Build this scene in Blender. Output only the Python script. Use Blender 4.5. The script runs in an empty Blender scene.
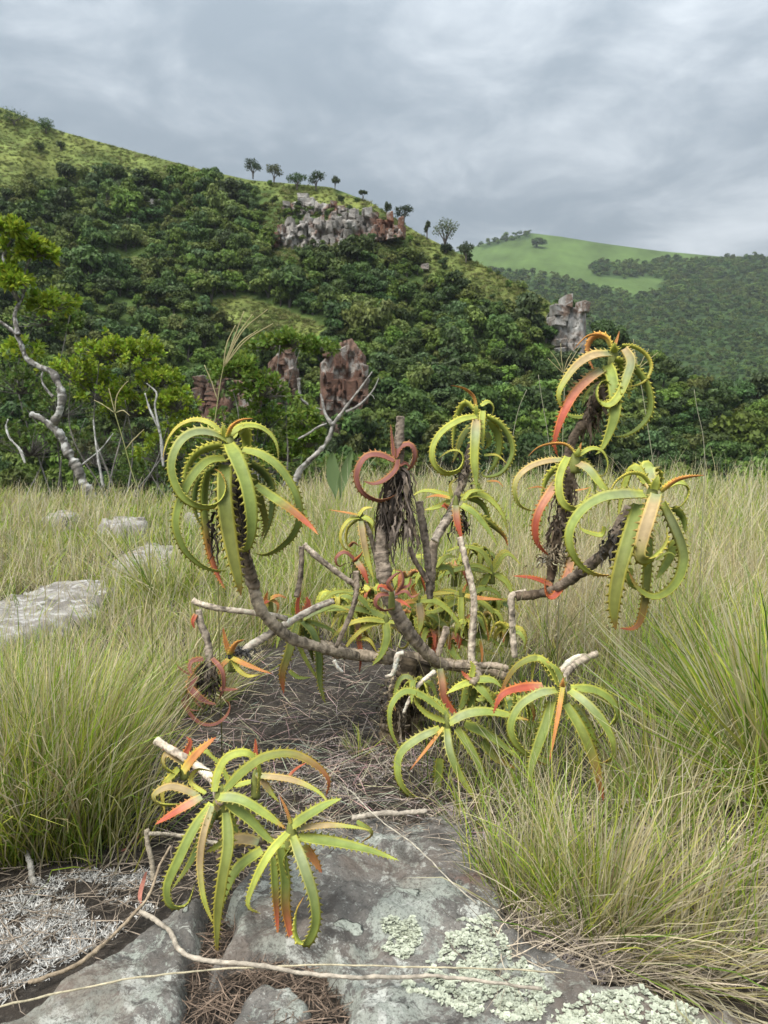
import bpy, math, random
import numpy as np
from mathutils import Vector

# ------------------------------------------------------------------ camera, sky, sun, exposure
scene = bpy.context.scene
FPX, PITCH, CAM_H = 769.0, math.radians(6.1), 1.10
cam_data = bpy.data.cameras.new('camera')
cam = bpy.data.objects.new('camera', cam_data)
scene.collection.objects.link(cam)
cam.location = (0, 0, CAM_H)
cam.rotation_euler = (math.pi / 2 - PITCH, 0, 0)
cam_data.sensor_fit = 'VERTICAL'
cam_data.sensor_height = 36.0
cam_data.lens = 36.0 * FPX / 1024.0
cam_data.clip_start = 0.05
cam_data.clip_end = 20000
cam_data.dof.use_dof = True
cam_data.dof.focus_distance = 2.3
cam_data.dof.aperture_fstop = 9.0
scene.camera = cam

SUN_EL, SUN_AZ = math.radians(58), math.radians(-140)   # high, behind the left shoulder, veiled by cloud
world = bpy.data.worlds.new('World')
scene.world = world
world.use_nodes = True
wt = world.node_tree
for n in list(wt.nodes):
    wt.nodes.remove(n)
def wn(t, **kw):
    n = wt.nodes.new(t)
    for k, v in kw.items():
        setattr(n, k, v)
    return n
def wmath(op, a, b=None, clamp=False):
    n = wn('ShaderNodeMath', operation=op, use_clamp=clamp)
    for i, v in enumerate((a, b)):
        if v is None:
            continue
        if isinstance(v, (int, float)):
            n.inputs[i].default_value = v
        else:
            wt.links.new(v, n.inputs[i])
    return n.outputs[0]
def wmix(f, a, b):
    n = wn('ShaderNodeMix', data_type='RGBA')
    for s, v in ((0, f), (6, a), (7, b)):
        if isinstance(v, (int, float)):
            n.inputs[s].default_value = v
        elif isinstance(v, tuple):
            n.inputs[s].default_value = (*v, 1)
        else:
            wt.links.new(v, n.inputs[s])
    return n.outputs[2]
tc = wn('ShaderNodeTexCoord')
sep = wn('ShaderNodeSeparateXYZ')
wt.links.new(tc.outputs['Generated'], sep.inputs[0])
zpos = wmath('MAXIMUM', sep.outputs[2], 0.0)
zz = wmath('ADD', zpos, 0.20)
comb = wn('ShaderNodeCombineXYZ')                      # flat cloud deck seen in perspective
wt.links.new(wmath('DIVIDE', sep.outputs[0], zz), comb.inputs[0])
wt.links.new(wmath('DIVIDE', sep.outputs[1], zz), comb.inputs[1])
def cloud_noise(scale, detail, rough, off, dist=0.0):
    mp = wn('ShaderNodeMapping')
    mp.inputs['Location'].default_value = off
    wt.links.new(comb.outputs[0], mp.inputs['Vector'])
    n = wn('ShaderNodeTexNoise')
    n.inputs['Scale'].default_value = scale
    n.inputs['Detail'].default_value = detail
    n.inputs['Roughness'].default_value = rough
    n.inputs['Distortion'].default_value = dist
    wt.links.new(mp.outputs[0], n.inputs['Vector'])
    return n.outputs[0]
sky = wn('ShaderNodeTexSky', sky_type='NISHITA')
sky.sun_disc = False
sky.sun_elevation = SUN_EL
sky.sun_rotation = SUN_AZ
big = cloud_noise(0.95, 4, 0.5, (-4.92, 8.32, -6.73), 0.3)
fine = cloud_noise(3.4, 10, 0.60, (3.69, -7.47, -4.55), 0.35)
dens = wmath('ADD', wmath('MULTIPLY', big, 0.64), wmath('MULTIPLY', fine, 0.36))
ramp = wn('ShaderNodeMapRange')
ramp.interpolation_type = 'SMOOTHSTEP'
ramp.inputs[1].default_value = 0.33
ramp.inputs[2].default_value = 0.60
wt.links.new(dens, ramp.inputs[0])
cloud = wmix(ramp.outputs[0], (2.2, 2.3, 2.36), (0.78, 0.90, 0.98))
hor = wmath('POWER', wmath('SUBTRACT', 1.0, zpos), 12.0)
cloud = wmix(wmath('MULTIPLY', hor, 0.85), cloud, (2.15, 2.3, 2.4))
skymix = wmix(0.94, sky.outputs[0], cloud)
lum = wn('ShaderNodeVectorMath', operation='SCALE')
wt.links.new(skymix, lum.inputs[0])
wt.links.new(wmath('ADD', wmath('MULTIPLY', zpos, 2.7), 0.54), lum.inputs['Scale'])   # overcast: zenith brighter than horizon
bg = wn('ShaderNodeBackground')
bg.inputs['Strength'].default_value = 0.10
wt.links.new(lum.outputs[0], bg.inputs['Color'])
wout = wn('ShaderNodeOutputWorld')
wt.links.new(bg.outputs[0], wout.inputs['Surface'])

sun_data = bpy.data.lights.new('sun', 'SUN')
sun_data.energy = 1.5
sun_data.angle = math.radians(32)
sun_data.color = (1.0, 0.96, 0.89)
sun = bpy.data.objects.new('sun', sun_data)
scene.collection.objects.link(sun)
sd = Vector((math.sin(SUN_AZ) * math.cos(SUN_EL), math.cos(SUN_AZ) * math.cos(SUN_EL), math.sin(SUN_EL)))
sun.rotation_euler = sd.to_track_quat('Z', 'Y').to_euler()

vs = scene.view_settings
vs.view_transform = 'Standard'
vs.look = 'None'
vs.gamma = 1.0
vs.use_curve_mapping = False
vs.exposure = 1.62

# ------------------------------------------------------------------ helpers
rng = np.random.default_rng(7)
random.seed(7)
CP, SP = math.cos(PITCH), math.sin(PITCH)
CAMV = np.array([0, 0, CAM_H])
FWD = np.array([0, CP, -SP]); UPV = np.array([0, SP, CP]); RGT = np.array([1.0, 0, 0])
def P(px, py, D):
    """pixel + distance along the view axis (metres) -> world point"""
    px = np.asarray(px, float); py = np.asarray(py, float); D = np.asarray(D, float)
    a = (px - 384) / FPX; b = -(py - 512) / FPX
    return CAMV + D[..., None] * (FWD + a[..., None] * RGT + b[..., None] * UPV)
def G(px, py, z=0.0):
    """pixel -> point on the level ground"""
    d = FWD + (px - 384) / FPX * RGT - (py - 512) / FPX * UPV
    t = (z - CAM_H) / d[2]
    return CAMV + t * d
def PROJ(p):
    q = np.asarray(p, float) - CAMV
    D = q @ FWD
    D = np.where(np.abs(D) < 1e-3, 1e-3, D)
    return 384 + FPX * (q @ RGT) / D, 512 - FPX * (q @ UPV) / D, D
def in_poly(x, y, poly):
    x = np.asarray(x, float); y = np.asarray(y, float)
    ins = np.zeros(x.shape, bool)
    n = len(poly)
    for i in range(n):
        x0, y0 = poly[i]; x1, y1 = poly[(i + 1) % n]
        if y0 == y1:
            continue
        c = ((y0 > y) != (y1 > y)) & (x < (x1 - x0) * (y - y0) / (y1 - y0) + x0)
        ins ^= c
    return ins
def poly_dist(x, y, poly):
    """signed distance, positive inside"""
    d = np.full(np.shape(x), 1e9)
    n = len(poly)
    for i in range(n):
        ax, ay = poly[i]; bx, by = poly[(i + 1) % n]
        vx, vy = bx - ax, by - ay
        t = np.clip(((x - ax) * vx + (y - ay) * vy) / (vx * vx + vy * vy + 1e-12), 0, 1)
        d = np.minimum(d, np.hypot(x - ax - t * vx, y - ay - t * vy))
    return np.where(in_poly(x, y, poly), d, -d)
_perm = np.random.default_rng(3).random((256, 256))
def vnoise(x, y):
    xi = np.floor(x).astype(int); yi = np.floor(y).astype(int)
    fx = x - xi; fy = y - yi
    fx = fx * fx * (3 - 2 * fx); fy = fy * fy * (3 - 2 * fy)
    g = lambda a, b: _perm[a & 255, b & 255]
    return (g(xi, yi) * (1 - fx) + g(xi + 1, yi) * fx) * (1 - fy) + (g(xi, yi + 1) * (1 - fx) + g(xi + 1, yi + 1) * fx) * fy - 0.5
def fbm(x, y, oct=4, gain=0.5):
    x = np.asarray(x, float); y = np.asarray(y, float)
    s = 0; a = 1.0
    for i in range(oct):
        s = s + a * vnoise(x + 17.3 * i, y - 9.1 * i)
        x = x * 2.03; y = y * 2.03; a *= gain
    return s
def smooth(a, b, x):
    t = np.clip((np.asarray(x, float) - a) / (b - a), 0, 1)
    return t * t * (3 - 2 * t)

def mesh_np(name, verts, faces, col=None, smooth_shade=True):
    """verts (N,3); faces (M,3|4) int array or list of such arrays; col (N,3) linear"""
    me = bpy.data.meshes.new(name)
    verts = np.asarray(verts, np.float32)
    fl = faces if isinstance(faces, list) else [faces]
    fl = [np.asarray(f, np.int32) for f in fl if len(f)]
    loops = np.concatenate([f.ravel() for f in fl])
    tot = np.concatenate([np.full(len(f), f.shape[1], np.int32) for f in fl])
    start = np.concatenate([[0], np.cumsum(tot)[:-1]]).astype(np.int32)
    me.vertices.add(len(verts)); me.vertices.foreach_set('co', verts.ravel())
    me.loops.add(len(loops)); me.loops.foreach_set('vertex_index', loops)
    me.polygons.add(len(tot)); me.polygons.foreach_set('loop_start', start); me.polygons.foreach_set('loop_total', tot)
    if smooth_shade:
        me.polygons.foreach_set('use_smooth', np.ones(len(tot), bool))
    me.update(calc_edges=True)
    if col is not None:
        a = me.color_attributes.new('col', 'FLOAT_COLOR', 'POINT')
        c = np.ones((len(verts), 4), np.float32); c[:, :3] = np.clip(col, 0, 1)
        a.data.foreach_set('color', c.ravel())
    me.validate()
    return me
def link(name, me, mat=None, parent=None, **props):
    o = bpy.data.objects.new(name, me)
    scene.collection.objects.link(o)
    if mat is not None and me is not None and not me.materials:
        me.materials.append(mat)
    if parent is not None:
        o.parent = parent
        o.matrix_parent_inverse = parent.matrix_world.inverted() if False else o.matrix_parent_inverse
    for k, v in props.items():
        o[k] = v
    return o
def empty(name, loc, label, cat, group=None):
    o = bpy.data.objects.new(name, None)
    scene.collection.objects.link(o)
    o.location = Vector(loc)
    o['label'] = label; o['category'] = cat
    if group:
        o['group'] = group
    o.empty_display_size = 0.1
    return o
class Geo:
    """collects vertices / faces / colours, kept relative to an origin"""
    def __init__(s):
        s.v = []; s.f3 = []; s.f4 = []; s.c = []; s.n = 0
    def add(s, v, f, c):
        v = np.asarray(v, float); f = np.asarray(f, int)
        c = np.asarray(c, float)
        if c.ndim == 1:
            c = np.tile(c, (len(v), 1))
        s.v.append(v); s.c.append(c)
        (s.f3 if f.shape[1] == 3 else s.f4).append(f + s.n)
        s.n += len(v)
    def add2(s, v, f3, f4, c):
        v = np.asarray(v, float)
        c = np.asarray(c, float)
        if c.ndim == 1:
            c = np.tile(c, (len(v), 1))
        s.v.append(v); s.c.append(c)
        if len(f3): s.f3.append(np.asarray(f3, int) + s.n)
        if len(f4): s.f4.append(np.asarray(f4, int) + s.n)
        s.n += len(v)
    def mesh(s, name, origin=(0, 0, 0), smooth_shade=True):
        fl = []
        if s.f3: fl.append(np.concatenate(s.f3))
        if s.f4: fl.append(np.concatenate(s.f4))
        return mesh_np(name, np.concatenate(s.v) - np.asarray(origin, float), fl, np.concatenate(s.c), smooth_shade)
def pts(s, d0=0.0):
    """'x,y[,d] x,y[,d]' -> array (n,3); d keeps its last value"""
    out = []; d = d0
    for tok in s.split():
        q = tok.split(',')
        if len(q) > 2:
            d = float(q[2])
        out.append((float(q[0]), float(q[1]), d))
    return np.array(out)
def resample(p, n):
    """Catmull-Rom through p, n+1 evenly spaced points"""
    p = np.asarray(p, float)
    if len(p) == 2:
        t = np.linspace(0, 1, n + 1)[:, None]
        return p[0] * (1 - t) + p[1] * t
    q = np.vstack([2 * p[0] - p[1], p, 2 * p[-1] - p[-2]])
    out = []
    for i in range(1, len(q) - 2):
        t = np.linspace(0, 1, 12, endpoint=False)[:, None]
        a, b, c, d = q[i - 1], q[i], q[i + 1], q[i + 2]
        out.append(0.5 * (2 * b + (c - a) * t + (2 * a - 5 * b + 4 * c - d) * t ** 2 + (3 * b - a - 3 * c + d) * t ** 3))
    out.append(q[-2][None])
    d = np.vstack(out)
    L = np.concatenate([[0], np.cumsum(np.linalg.norm(np.diff(d, axis=0), axis=1))])
    u = np.linspace(0, L[-1], n + 1)
    return np.stack([np.interp(u, L, d[:, k]) for k in range(d.shape[1])], 1)
def unit(v):
    return v / (np.linalg.norm(v, axis=-1, keepdims=True) + 1e-12)
def tube(path, rad, sides=8, col=(0.3, 0.3, 0.3), cap=True, jitter=0.0):
    """tapered tube; returns v, f3, f4, c"""
    path = np.asarray(path, float); n = len(path)
    rad = np.broadcast_to(np.asarray(rad, float), (n,)).copy()
    T = unit(np.gradient(path, axis=0))
    ref = np.array([0.31, 0.17, 0.93]) if abs(T[0] @ np.array([0.31, 0.17, 0.93])) < 0.9 else np.array([1.0, 0, 0])
    A = [];  a = ref
    for i in range(n):
        a = a - T[i] * (a @ T[i]); a = a / (np.linalg.norm(a) + 1e-9); A.append(a)
    A = np.array(A); B = np.cross(T, A)
    th = np.linspace(0, 2 * np.pi, sides, endpoint=False)
    rr = rad[:, None] * (1 + jitter * rng.standard_normal((n, sides)))
    v = path[:, None] + rr[..., None] * (np.cos(th)[None, :, None] * A[:, None] + np.sin(th)[None, :, None] * B[:, None])
    v = v.reshape(-1, 3)
    i = np.arange(n - 1)[:, None] * sides; k = np.arange(sides)[None]; k1 = (k + 1) % sides
    f4 = np.stack([i + k, i + k1, i + sides + k1, i + sides + k], -1).reshape(-1, 4)
    col = np.asarray(col, float)
    c = col.reshape(-1, 3) if col.ndim == 3 else np.repeat(col, sides, 0) if col.ndim == 2 else np.tile(col, (len(v), 1))
    f3 = np.zeros((0, 3), int)
    if cap:
        v = np.vstack([v, path[0], path[-1]]); m = n * sides
        c = np.vstack([c, c[:1], c[-1:]])
        kk = np.arange(sides)
        f3 = np.vstack([np.stack([np.full(sides, m), (kk + 1) % sides, kk], 1),
                        np.stack([np.full(sides, m + 1), (n - 1) * sides + kk, (n - 1) * sides + (kk + 1) % sides], 1)])
    return v, f3, f4, c
def strip(path, width_vec, half, col):
    """flat ribbon; path (n,3), width_vec (n,3), half (n,)"""
    n = len(path)
    v = np.stack([path - width_vec * half[:, None], path + width_vec * half[:, None]], 1).reshape(-1, 3)
    i = np.arange(n - 1) * 2
    f = np.stack([i, i + 1, i + 3, i + 2], 1)
    col = np.asarray(col, float)
    return v, f, (np.repeat(col, 2, 0) if col.ndim == 2 else np.tile(col, (len(v), 1)))

# ------------------------------------------------------------------ materials
def new_mat(name):
    m = bpy.data.materials.new(name); m.use_nodes = True
    nt = m.node_tree
    b = nt.nodes['Principled BSDF']
    return m, nt, b
def nd(nt, t, **kw):
    n = nt.nodes.new(t)
    for k, v in kw.items():
        if hasattr(n, k) and not k[0].isupper():
            setattr(n, k, v)
        else:
            n.inputs[k.replace('_', ' ')].default_value = v
    return n
def mixc(nt, f, a, b, blend='MIX'):
    n = nt.nodes.new('ShaderNodeMix'); n.data_type = 'RGBA'; n.blend_type = blend
    for s, v in ((0, f), (6, a), (7, b)):
        if isinstance(v, (int, float)):
            n.inputs[s].default_value = v
        elif isinstance(v, tuple):
            n.inputs[s].default_value = (*v, 1)
        else:
            nt.links.new(v, n.inputs[s])
    return n.outputs[2]
def noise(nt, scale, detail=4, rough=0.5, coord='Object', dist=0.0):
    t = nt.nodes.new('ShaderNodeTexCoord')
    n = nt.nodes.new('ShaderNodeTexNoise')
    n.inputs['Scale'].default_value = scale; n.inputs['Detail'].default_value = detail
    n.inputs['Roughness'].default_value = rough; n.inputs['Distortion'].default_value = dist
    if coord == 'World':
        g = nt.nodes.new('ShaderNodeNewGeometry'); nt.links.new(g.outputs['Position'], n.inputs['Vector'])
    else:
        nt.links.new(t.outputs[coord], n.inputs['Vector'])
    return n.outputs[0]
def mrange(nt, x, a, b, c=0.0, d=1.0, mode='SMOOTHSTEP'):
    n = nt.nodes.new('ShaderNodeMapRange'); n.interpolation_type = mode
    nt.links.new(x, n.inputs[0])
    for i, v in enumerate((a, b, c, d)):
        n.inputs[i + 1].default_value = v
    return n.outputs[0]
def bump(nt, b, h, strength, dist):
    n = nt.nodes.new('ShaderNodeBump'); n.inputs['Strength'].default_value = strength; n.inputs['Distance'].default_value = dist
    nt.links.new(h, n.inputs['Height']); nt.links.new(n.outputs[0], b.inputs['Normal'])
def attr(nt, name='col'):
    a = nt.nodes.new('ShaderNodeAttribute'); a.attribute_name = name
    return a.outputs['Color']
def objrand(nt):
    return nt.nodes.new('ShaderNodeObjectInfo').outputs['Random']
def hsv(nt, col, h=None, s=None, v=None):
    n = nt.nodes.new('ShaderNodeHueSaturation')
    nt.links.new(col, n.inputs['Color'])
    for k, x in (('Hue', h), ('Saturation', s), ('Value', v)):
        if x is not None:
            nt.links.new(x, n.inputs[k])
    return n.outputs[0]

def mat_attr(name, rough=0.6, spec=0.3, var=0.0, noise_scale=0, noise_amt=0.0, bump_s=0.0, bump_scale=40, bump_d=0.01, sss=0.0, trans=0.0, coord='Object'):
    m, nt, b = new_mat(name)
    c = attr(nt)
    if var:
        r = objrand(nt)
        c = hsv(nt, c, mrange(nt, r, 0, 1, 0.5 - 0.022 * var, 0.5 + 0.012 * var, 'LINEAR'), None, mrange(nt, r, 0, 1, 1 - 0.32 * var, 1 + 0.38 * var, 'LINEAR'))
    if noise_amt:
        n = noise(nt, noise_scale, 5, 0.6, coord)
        v = mrange(nt, n, 0.25, 0.75, 1 - noise_amt, 1 + noise_amt, 'LINEAR')
        c = hsv(nt, c, None, None, v)
    nt.links.new(c, b.inputs['Base Color'])
    b.inputs['Roughness'].default_value = rough
    b.inputs['Specular IOR Level'].default_value = spec
    if bump_s:
        bump(nt, b, noise(nt, bump_scale, 6, 0.6, coord), bump_s, bump_d)
    if trans:
        tr = nt.nodes.new('ShaderNodeBsdfTranslucent')
        nt.links.new(c, tr.inputs['Color'])
        ms = nt.nodes.new('ShaderNodeMixShader'); ms.inputs[0].default_value = trans
        nt.links.new(b.outputs[0], ms.inputs[1]); nt.links.new(tr.outputs[0], ms.inputs[2])
        nt.links.new(ms.outputs[0], nt.nodes['Material Output'].inputs['Surface'])
    return m
M = {}
M['aloe'] = mat_attr('aloe_leaf', 0.58, 0.28, 0, 45, 0.18, 0.12, 150, 0.004)
M['bark'] = mat_attr('aloe_bark', 0.85, 0.2, 0, 55, 0.45, 0.7, 90, 0.01)
M['dry'] = mat_attr('dry_leaf', 0.85, 0.2, 0, 90, 0.4)
M['grass'] = mat_attr('grass_blade', 0.55, 0.3, 0, trans=0.42)
M['foliage'] = mat_attr('tree_foliage', 0.6, 0.25, 1.0, trans=0.2)
M['leafy'] = mat_attr('shrub_leaf', 0.5, 0.3, 0, trans=0.45)
M['wood'] = mat_attr('lichened_bark', 0.85, 0.2, 0, 9, 0.5, 0.6, 25, 0.03)
M['lichen'] = mat_attr('lichen', 0.9, 0.1, 0, 70, 0.2)
M['terrain'] = mat_attr('hillside', 0.9, 0.1, 0, 0.35, 0.35, 0.8, 0.5, 1.2, coord='World')

def rock_mat(name, kind, ca=(0.33, 0.305, 0.275), cb=(0.25, 0.125, 0.08), cc=(0.46, 0.445, 0.41)):
    m, nt, b = new_mat(name)
    if kind == 'cliff':
        base = mixc(nt, mrange(nt, noise(nt, 0.11, 6, 0.65, 'World'), 0.46, 0.58), ca, cb)
        base = mixc(nt, mrange(nt, noise(nt, 0.35, 8, 0.72, 'World', 0.8), 0.50, 0.62), base, cc)
        base = mixc(nt, mrange(nt, noise(nt, 0.8, 8, 0.75, 'World', 1.0), 0.53, 0.68), base, (0.055, 0.052, 0.040))
        r = objrand(nt)
        base = hsv(nt, base, None, None, mrange(nt, r, 0, 1, 0.85, 1.12, 'LINEAR'))
        bump(nt, b, noise(nt, 1.4, 8, 0.7, 'World'), 1.0, 0.5)
    elif kind == 'slab':
        n1 = noise(nt, 5.5, 7, 0.65, 'World', 0.4)
        base = mixc(nt, mrange(nt, n1, 0.35, 0.65), (0.125, 0.118, 0.108), (0.225, 0.208, 0.185))
        base = mixc(nt, mrange(nt, noise(nt, 3.3, 4, 0.5, 'World', 0.3), 0.60, 0.70, 0, 0.75), base, (0.21, 0.115, 0.085))     # bare reddish sandstone
        # grey-green crust lichens with crisp lobed edges
        base = mixc(nt, mrange(nt, noise(nt, 5.0, 14, 0.74, 'World', 0.5), 0.505, 0.545, 0, 0.85), base, (0.36, 0.385, 0.335))
        base = mixc(nt, mrange(nt, noise(nt, 9.0, 14, 0.78, 'World', 0.5), 0.545, 0.585), base, (0.50, 0.51, 0.46))
        base = mixc(nt, mrange(nt, noise(nt, 16.0, 10, 0.75, 'World', 0.5), 0.58, 0.63, 0, 0.8), base, (0.055, 0.052, 0.05))
        v = nt.nodes.new('ShaderNodeTexVoronoi'); v.inputs['Scale'].default_value = 8.0
        g = nt.nodes.new('ShaderNodeNewGeometry')
        wv = nt.nodes.new('ShaderNodeVectorMath'); wv.operation = 'ADD'
        sc = nt.nodes.new('ShaderNodeVectorMath'); sc.operation = 'SCALE'; sc.inputs['Scale'].default_value = 0.07
        tn = nt.nodes.new('ShaderNodeTexNoise'); tn.inputs['Scale'].default_value = 18; tn.inputs['Detail'].default_value = 5
        nt.links.new(g.outputs['Position'], tn.inputs['Vector'])
        nt.links.new(tn.outputs['Color'], sc.inputs[0])
        nt.links.new(g.outputs['Position'], wv.inputs[0]); nt.links.new(sc.outputs[0], wv.inputs[1])
        nt.links.new(wv.outputs[0], v.inputs['Vector'])
        spot = mrange(nt, v.outputs['Distance'], 0.18, 0.22, 1, 0)
        vr = nt.nodes.new('ShaderNodeSeparateColor'); nt.links.new(v.outputs['Color'], vr.inputs[0])
        pick = mrange(nt, vr.outputs[0], 0.60, 0.62)
        mul = nt.nodes.new('ShaderNodeMath'); mul.operation = 'MULTIPLY'
        nt.links.new(spot, mul.inputs[0]); nt.links.new(pick, mul.inputs[1])
        base = mixc(nt, mul.outputs[0], base, (0.42, 0.45, 0.385))
        base = mixc(nt, mrange(nt, noise(nt, 130, 6, 0.8, 'World'), 0.48, 0.62, 0, 0.75), base, (0.09, 0.086, 0.078))
        base = mixc(nt, mrange(nt, noise(nt, 75, 6, 0.8, 'World'), 0.56, 0.64, 0, 0.8), base, (0.37, 0.375, 0.34))
        base = mixc(nt, mrange(nt, noise(nt, 2.6, 6, 0.6, 'World', 0.4), 0.47, 0.66, 0, 0.6), base, (0.17, 0.125, 0.095))
        base = mixc(nt, mrange(nt, noise(nt, 4.3, 8, 0.68, 'World', 0.8), 0.56, 0.64, 0, 0.7), base, (0.065, 0.058, 0.052))
        hb = nt.nodes.new('ShaderNodeMath'); hb.operation = 'ADD'
        nt.links.new(noise(nt, 22, 10, 0.68, 'World'), hb.inputs[0]); nt.links.new(mul.outputs[0], hb.inputs[1])
        bump(nt, b, hb.outputs[0], 1.0, 0.016)
    else:   # pale weathered rocks in the grass
        base = mixc(nt, mrange(nt, noise(nt, 4, 7, 0.65, 'World', 0.5), 0.4, 0.6), (0.21, 0.19, 0.165), (0.34, 0.315, 0.28))
        base = mixc(nt, mrange(nt, noise(nt, 12, 7, 0.65, 'World', 0.5), 0.52, 0.60), base, (0.46, 0.445, 0.42))
        base = mixc(nt, mrange(nt, noise(nt, 17, 7, 0.65, 'World', 0.5), 0.60, 0.66), base, (0.12, 0.11, 0.10))
        bump(nt, b, noise(nt, 14, 8, 0.7, 'World'), 0.9, 0.03)
    nt.links.new(base, b.inputs['Base Color'])
    b.inputs['Roughness'].default_value = 0.88
    b.inputs['Specular IOR Level'].default_value = 0.2
    return m
M['cliff'] = rock_mat('cliff_sandstone', 'cliff')
M['pinnacle'] = rock_mat('pinnacle_rock', 'cliff', (0.36, 0.345, 0.32), (0.22, 0.15, 0.11), (0.50, 0.49, 0.46))
M['pillar'] = rock_mat('pillar_rock', 'cliff', (0.20, 0.125, 0.09), (0.155, 0.085, 0.06), (0.36, 0.335, 0.30))
M['slab'] = rock_mat('lichened_slab', 'slab')
M['pale_rock'] = rock_mat('pale_rock', 'pale')
m, nt, b = new_mat('soil')
c = mixc(nt, mrange(nt, noise(nt, 9, 8, 0.65, 'World'), 0.35, 0.65), (0.022, 0.017, 0.012), (0.062, 0.048, 0.036))
c = mixc(nt, mrange(nt, noise(nt, 70, 6, 0.7, 'World'), 0.5, 0.7), c, (0.13, 0.11, 0.09))
nt.links.new(c, b.inputs['Base Color']); b.inputs['Roughness'].default_value = 0.95
bump(nt, b, noise(nt, 60, 8, 0.7, 'World'), 1.0, 0.02)
M['soil'] = m

# ------------------------------------------------------------------ the ground we stand on and the valley below it
def edge_y(x):
    return 11.2 + 1.0 * np.sin(x * 0.35 + 0.6) + 0.6 * fbm(x * 0.4, x * 0 + 2.2, 3)
def ground_z(x, y):
    x = np.asarray(x, float); y = np.asarray(y, float)
    near = np.exp(-((np.maximum(np.abs(y - 3.5) - 2.5, 0)) / 3.0) ** 2)
    z = 0.030 * fbm(x * 2.2, y * 2.2, 4) + 0.012 * fbm(x * 14, y * 14, 3) * near
    over = np.maximum(y - edge_y(x), 0)
    drop = np.where(over < 60, over * 0.55 * smooth(0, 2.5, over), 33.0)
    drop = np.minimum(drop, 33.0 + 3 * fbm(x * 0.02, y * 0.02, 3))
    return z - drop
def axis(knots):
    out = []
    for a, b, st in knots:
        out.append(np.arange(a, b, st))
    return np.concatenate(out)
gx = axis([(-4000, -400, 400), (-400, -40, 30), (-40, -8, 1.2), (-8, -2.6, 0.16), (-2.6, 2.6, 0.035), (2.6, 8, 0.16), (8, 40, 1.2), (40, 400, 30), (400, 4001, 400)])
gy = axis([(-40, -4, 3), (-4, 0.8, 0.3), (0.8, 4.2, 0.035), (4.2, 9, 0.12), (9, 16, 0.3), (16, 80, 2.5), (80, 500, 35), (500, 5001, 450)])
XX, YY = np.meshgrid(gx, gy)
ZZ = ground_z(XX, YY)
def grid_faces(ny, nx):
    i = (np.arange(ny - 1)[:, None] * nx + np.arange(nx - 1)[None]).ravel()
    return np.stack([i, i + 1, i + nx + 1, i + nx], 1)
gm = mesh_np('ground', np.stack([XX, YY, ZZ], -1).reshape(-1, 3), grid_faces(len(gy), len(gx)))
link('ground', gm, M['soil'], kind='structure')

# ------------------------------------------------------------------ hills across the valley
RA = np.array([(-700, 60), (-300, 75), (-100, 92), (0, 107), (60, 131), (140, 153), (200, 169), (250, 180), (330, 187), (370, 202), (420, 234), (480, 264),
               (550, 302), (590, 337), (650, 367), (710, 387), (768, 397), (900, 420), (1400, 440)], float)
DA = np.array([(-700, 260), (0, 215), (250, 200), (400, 182), (550, 165), (768, 150), (1400, 150)], float)
def ridge_a(x): return np.interp(x, RA[:, 0], RA[:, 1])
def hill_a_depth(x, y):
    r = ridge_a(x); v = np.clip((700 - y) / (700 - r), 0, 1.2)
    d1 = np.interp(x, DA[:, 0], DA[:, 1])
    D = 72 + (d1 - 72) * (0.55 * v + 0.45 * v ** 2.2)
    return D * (1 + 0.045 * fbm(x / 60, y / 45, 4) * smooth(0, 0.12, 1 - v))
def hill_a(x, y): return P(x, y, hill_a_depth(x, y))
RB = np.array([(-600, 330), (200, 285), (400, 266), (470, 248), (500, 239), (530, 233), (560, 236.5), (600, 243), (660, 251), (720, 256.5), (768, 259), (1000, 262), (1700, 250)], float)
def ridge_b(x): return np.interp(x, RB[:, 0], RB[:, 1])
def hill_b_depth(x, y):
    r = ridge_b(x); v = np.clip((480 - y) / (480 - r), 0, 1.2)
    d1 = np.interp(x, [-600, 530, 1700], [1100, 1300, 900])
    D = 300 + (d1 - 300) * (0.5 * v + 0.5 * v ** 2.5)
    return D * (1 + 0.05 * fbm(x / 70, y / 30, 4) * smooth(0, 0.15, 1 - v))
GRASS_A = [[(-700, 40), (-100, 85), (0, 98), (60, 126), (140, 148), (250, 176), (335, 184), (330, 196), (290, 192), (240, 190), (200, 188), (150, 186), (120, 179), (60, 185), (0, 205), (-300, 215), (-700, 200)],
           [(395, 215), (430, 233), (480, 260), (552, 300), (560, 326), (520, 322), (470, 302), (425, 280)],
           [(205, 302), (245, 296), (325, 326), (322, 350), (262, 346), (210, 325)],
           [(255, 196), (300, 188), (372, 200), (400, 214), (345, 210), (300, 207)],
           [(100, 262), (150, 255), (155, 262), (110, 275)], [(222, 282), (250, 278), (252, 288), (225, 292)]]
FIELD = [(440, 275), (462, 250), (500, 230), (530, 225), (600, 235), (768, 258), (668, 260), (650, 263), (640, 277), (662, 279), (657, 290), (640, 296), (600, 288), (560, 278), (510, 272), (480, 270)]
CLUMP_B = [[(590, 266), (600, 262), (645, 264), (652, 277), (620, 279), (592, 276)], [(480, 246), (505, 236), (532, 232), (530, 238), (505, 242), (482, 249)]]
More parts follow.
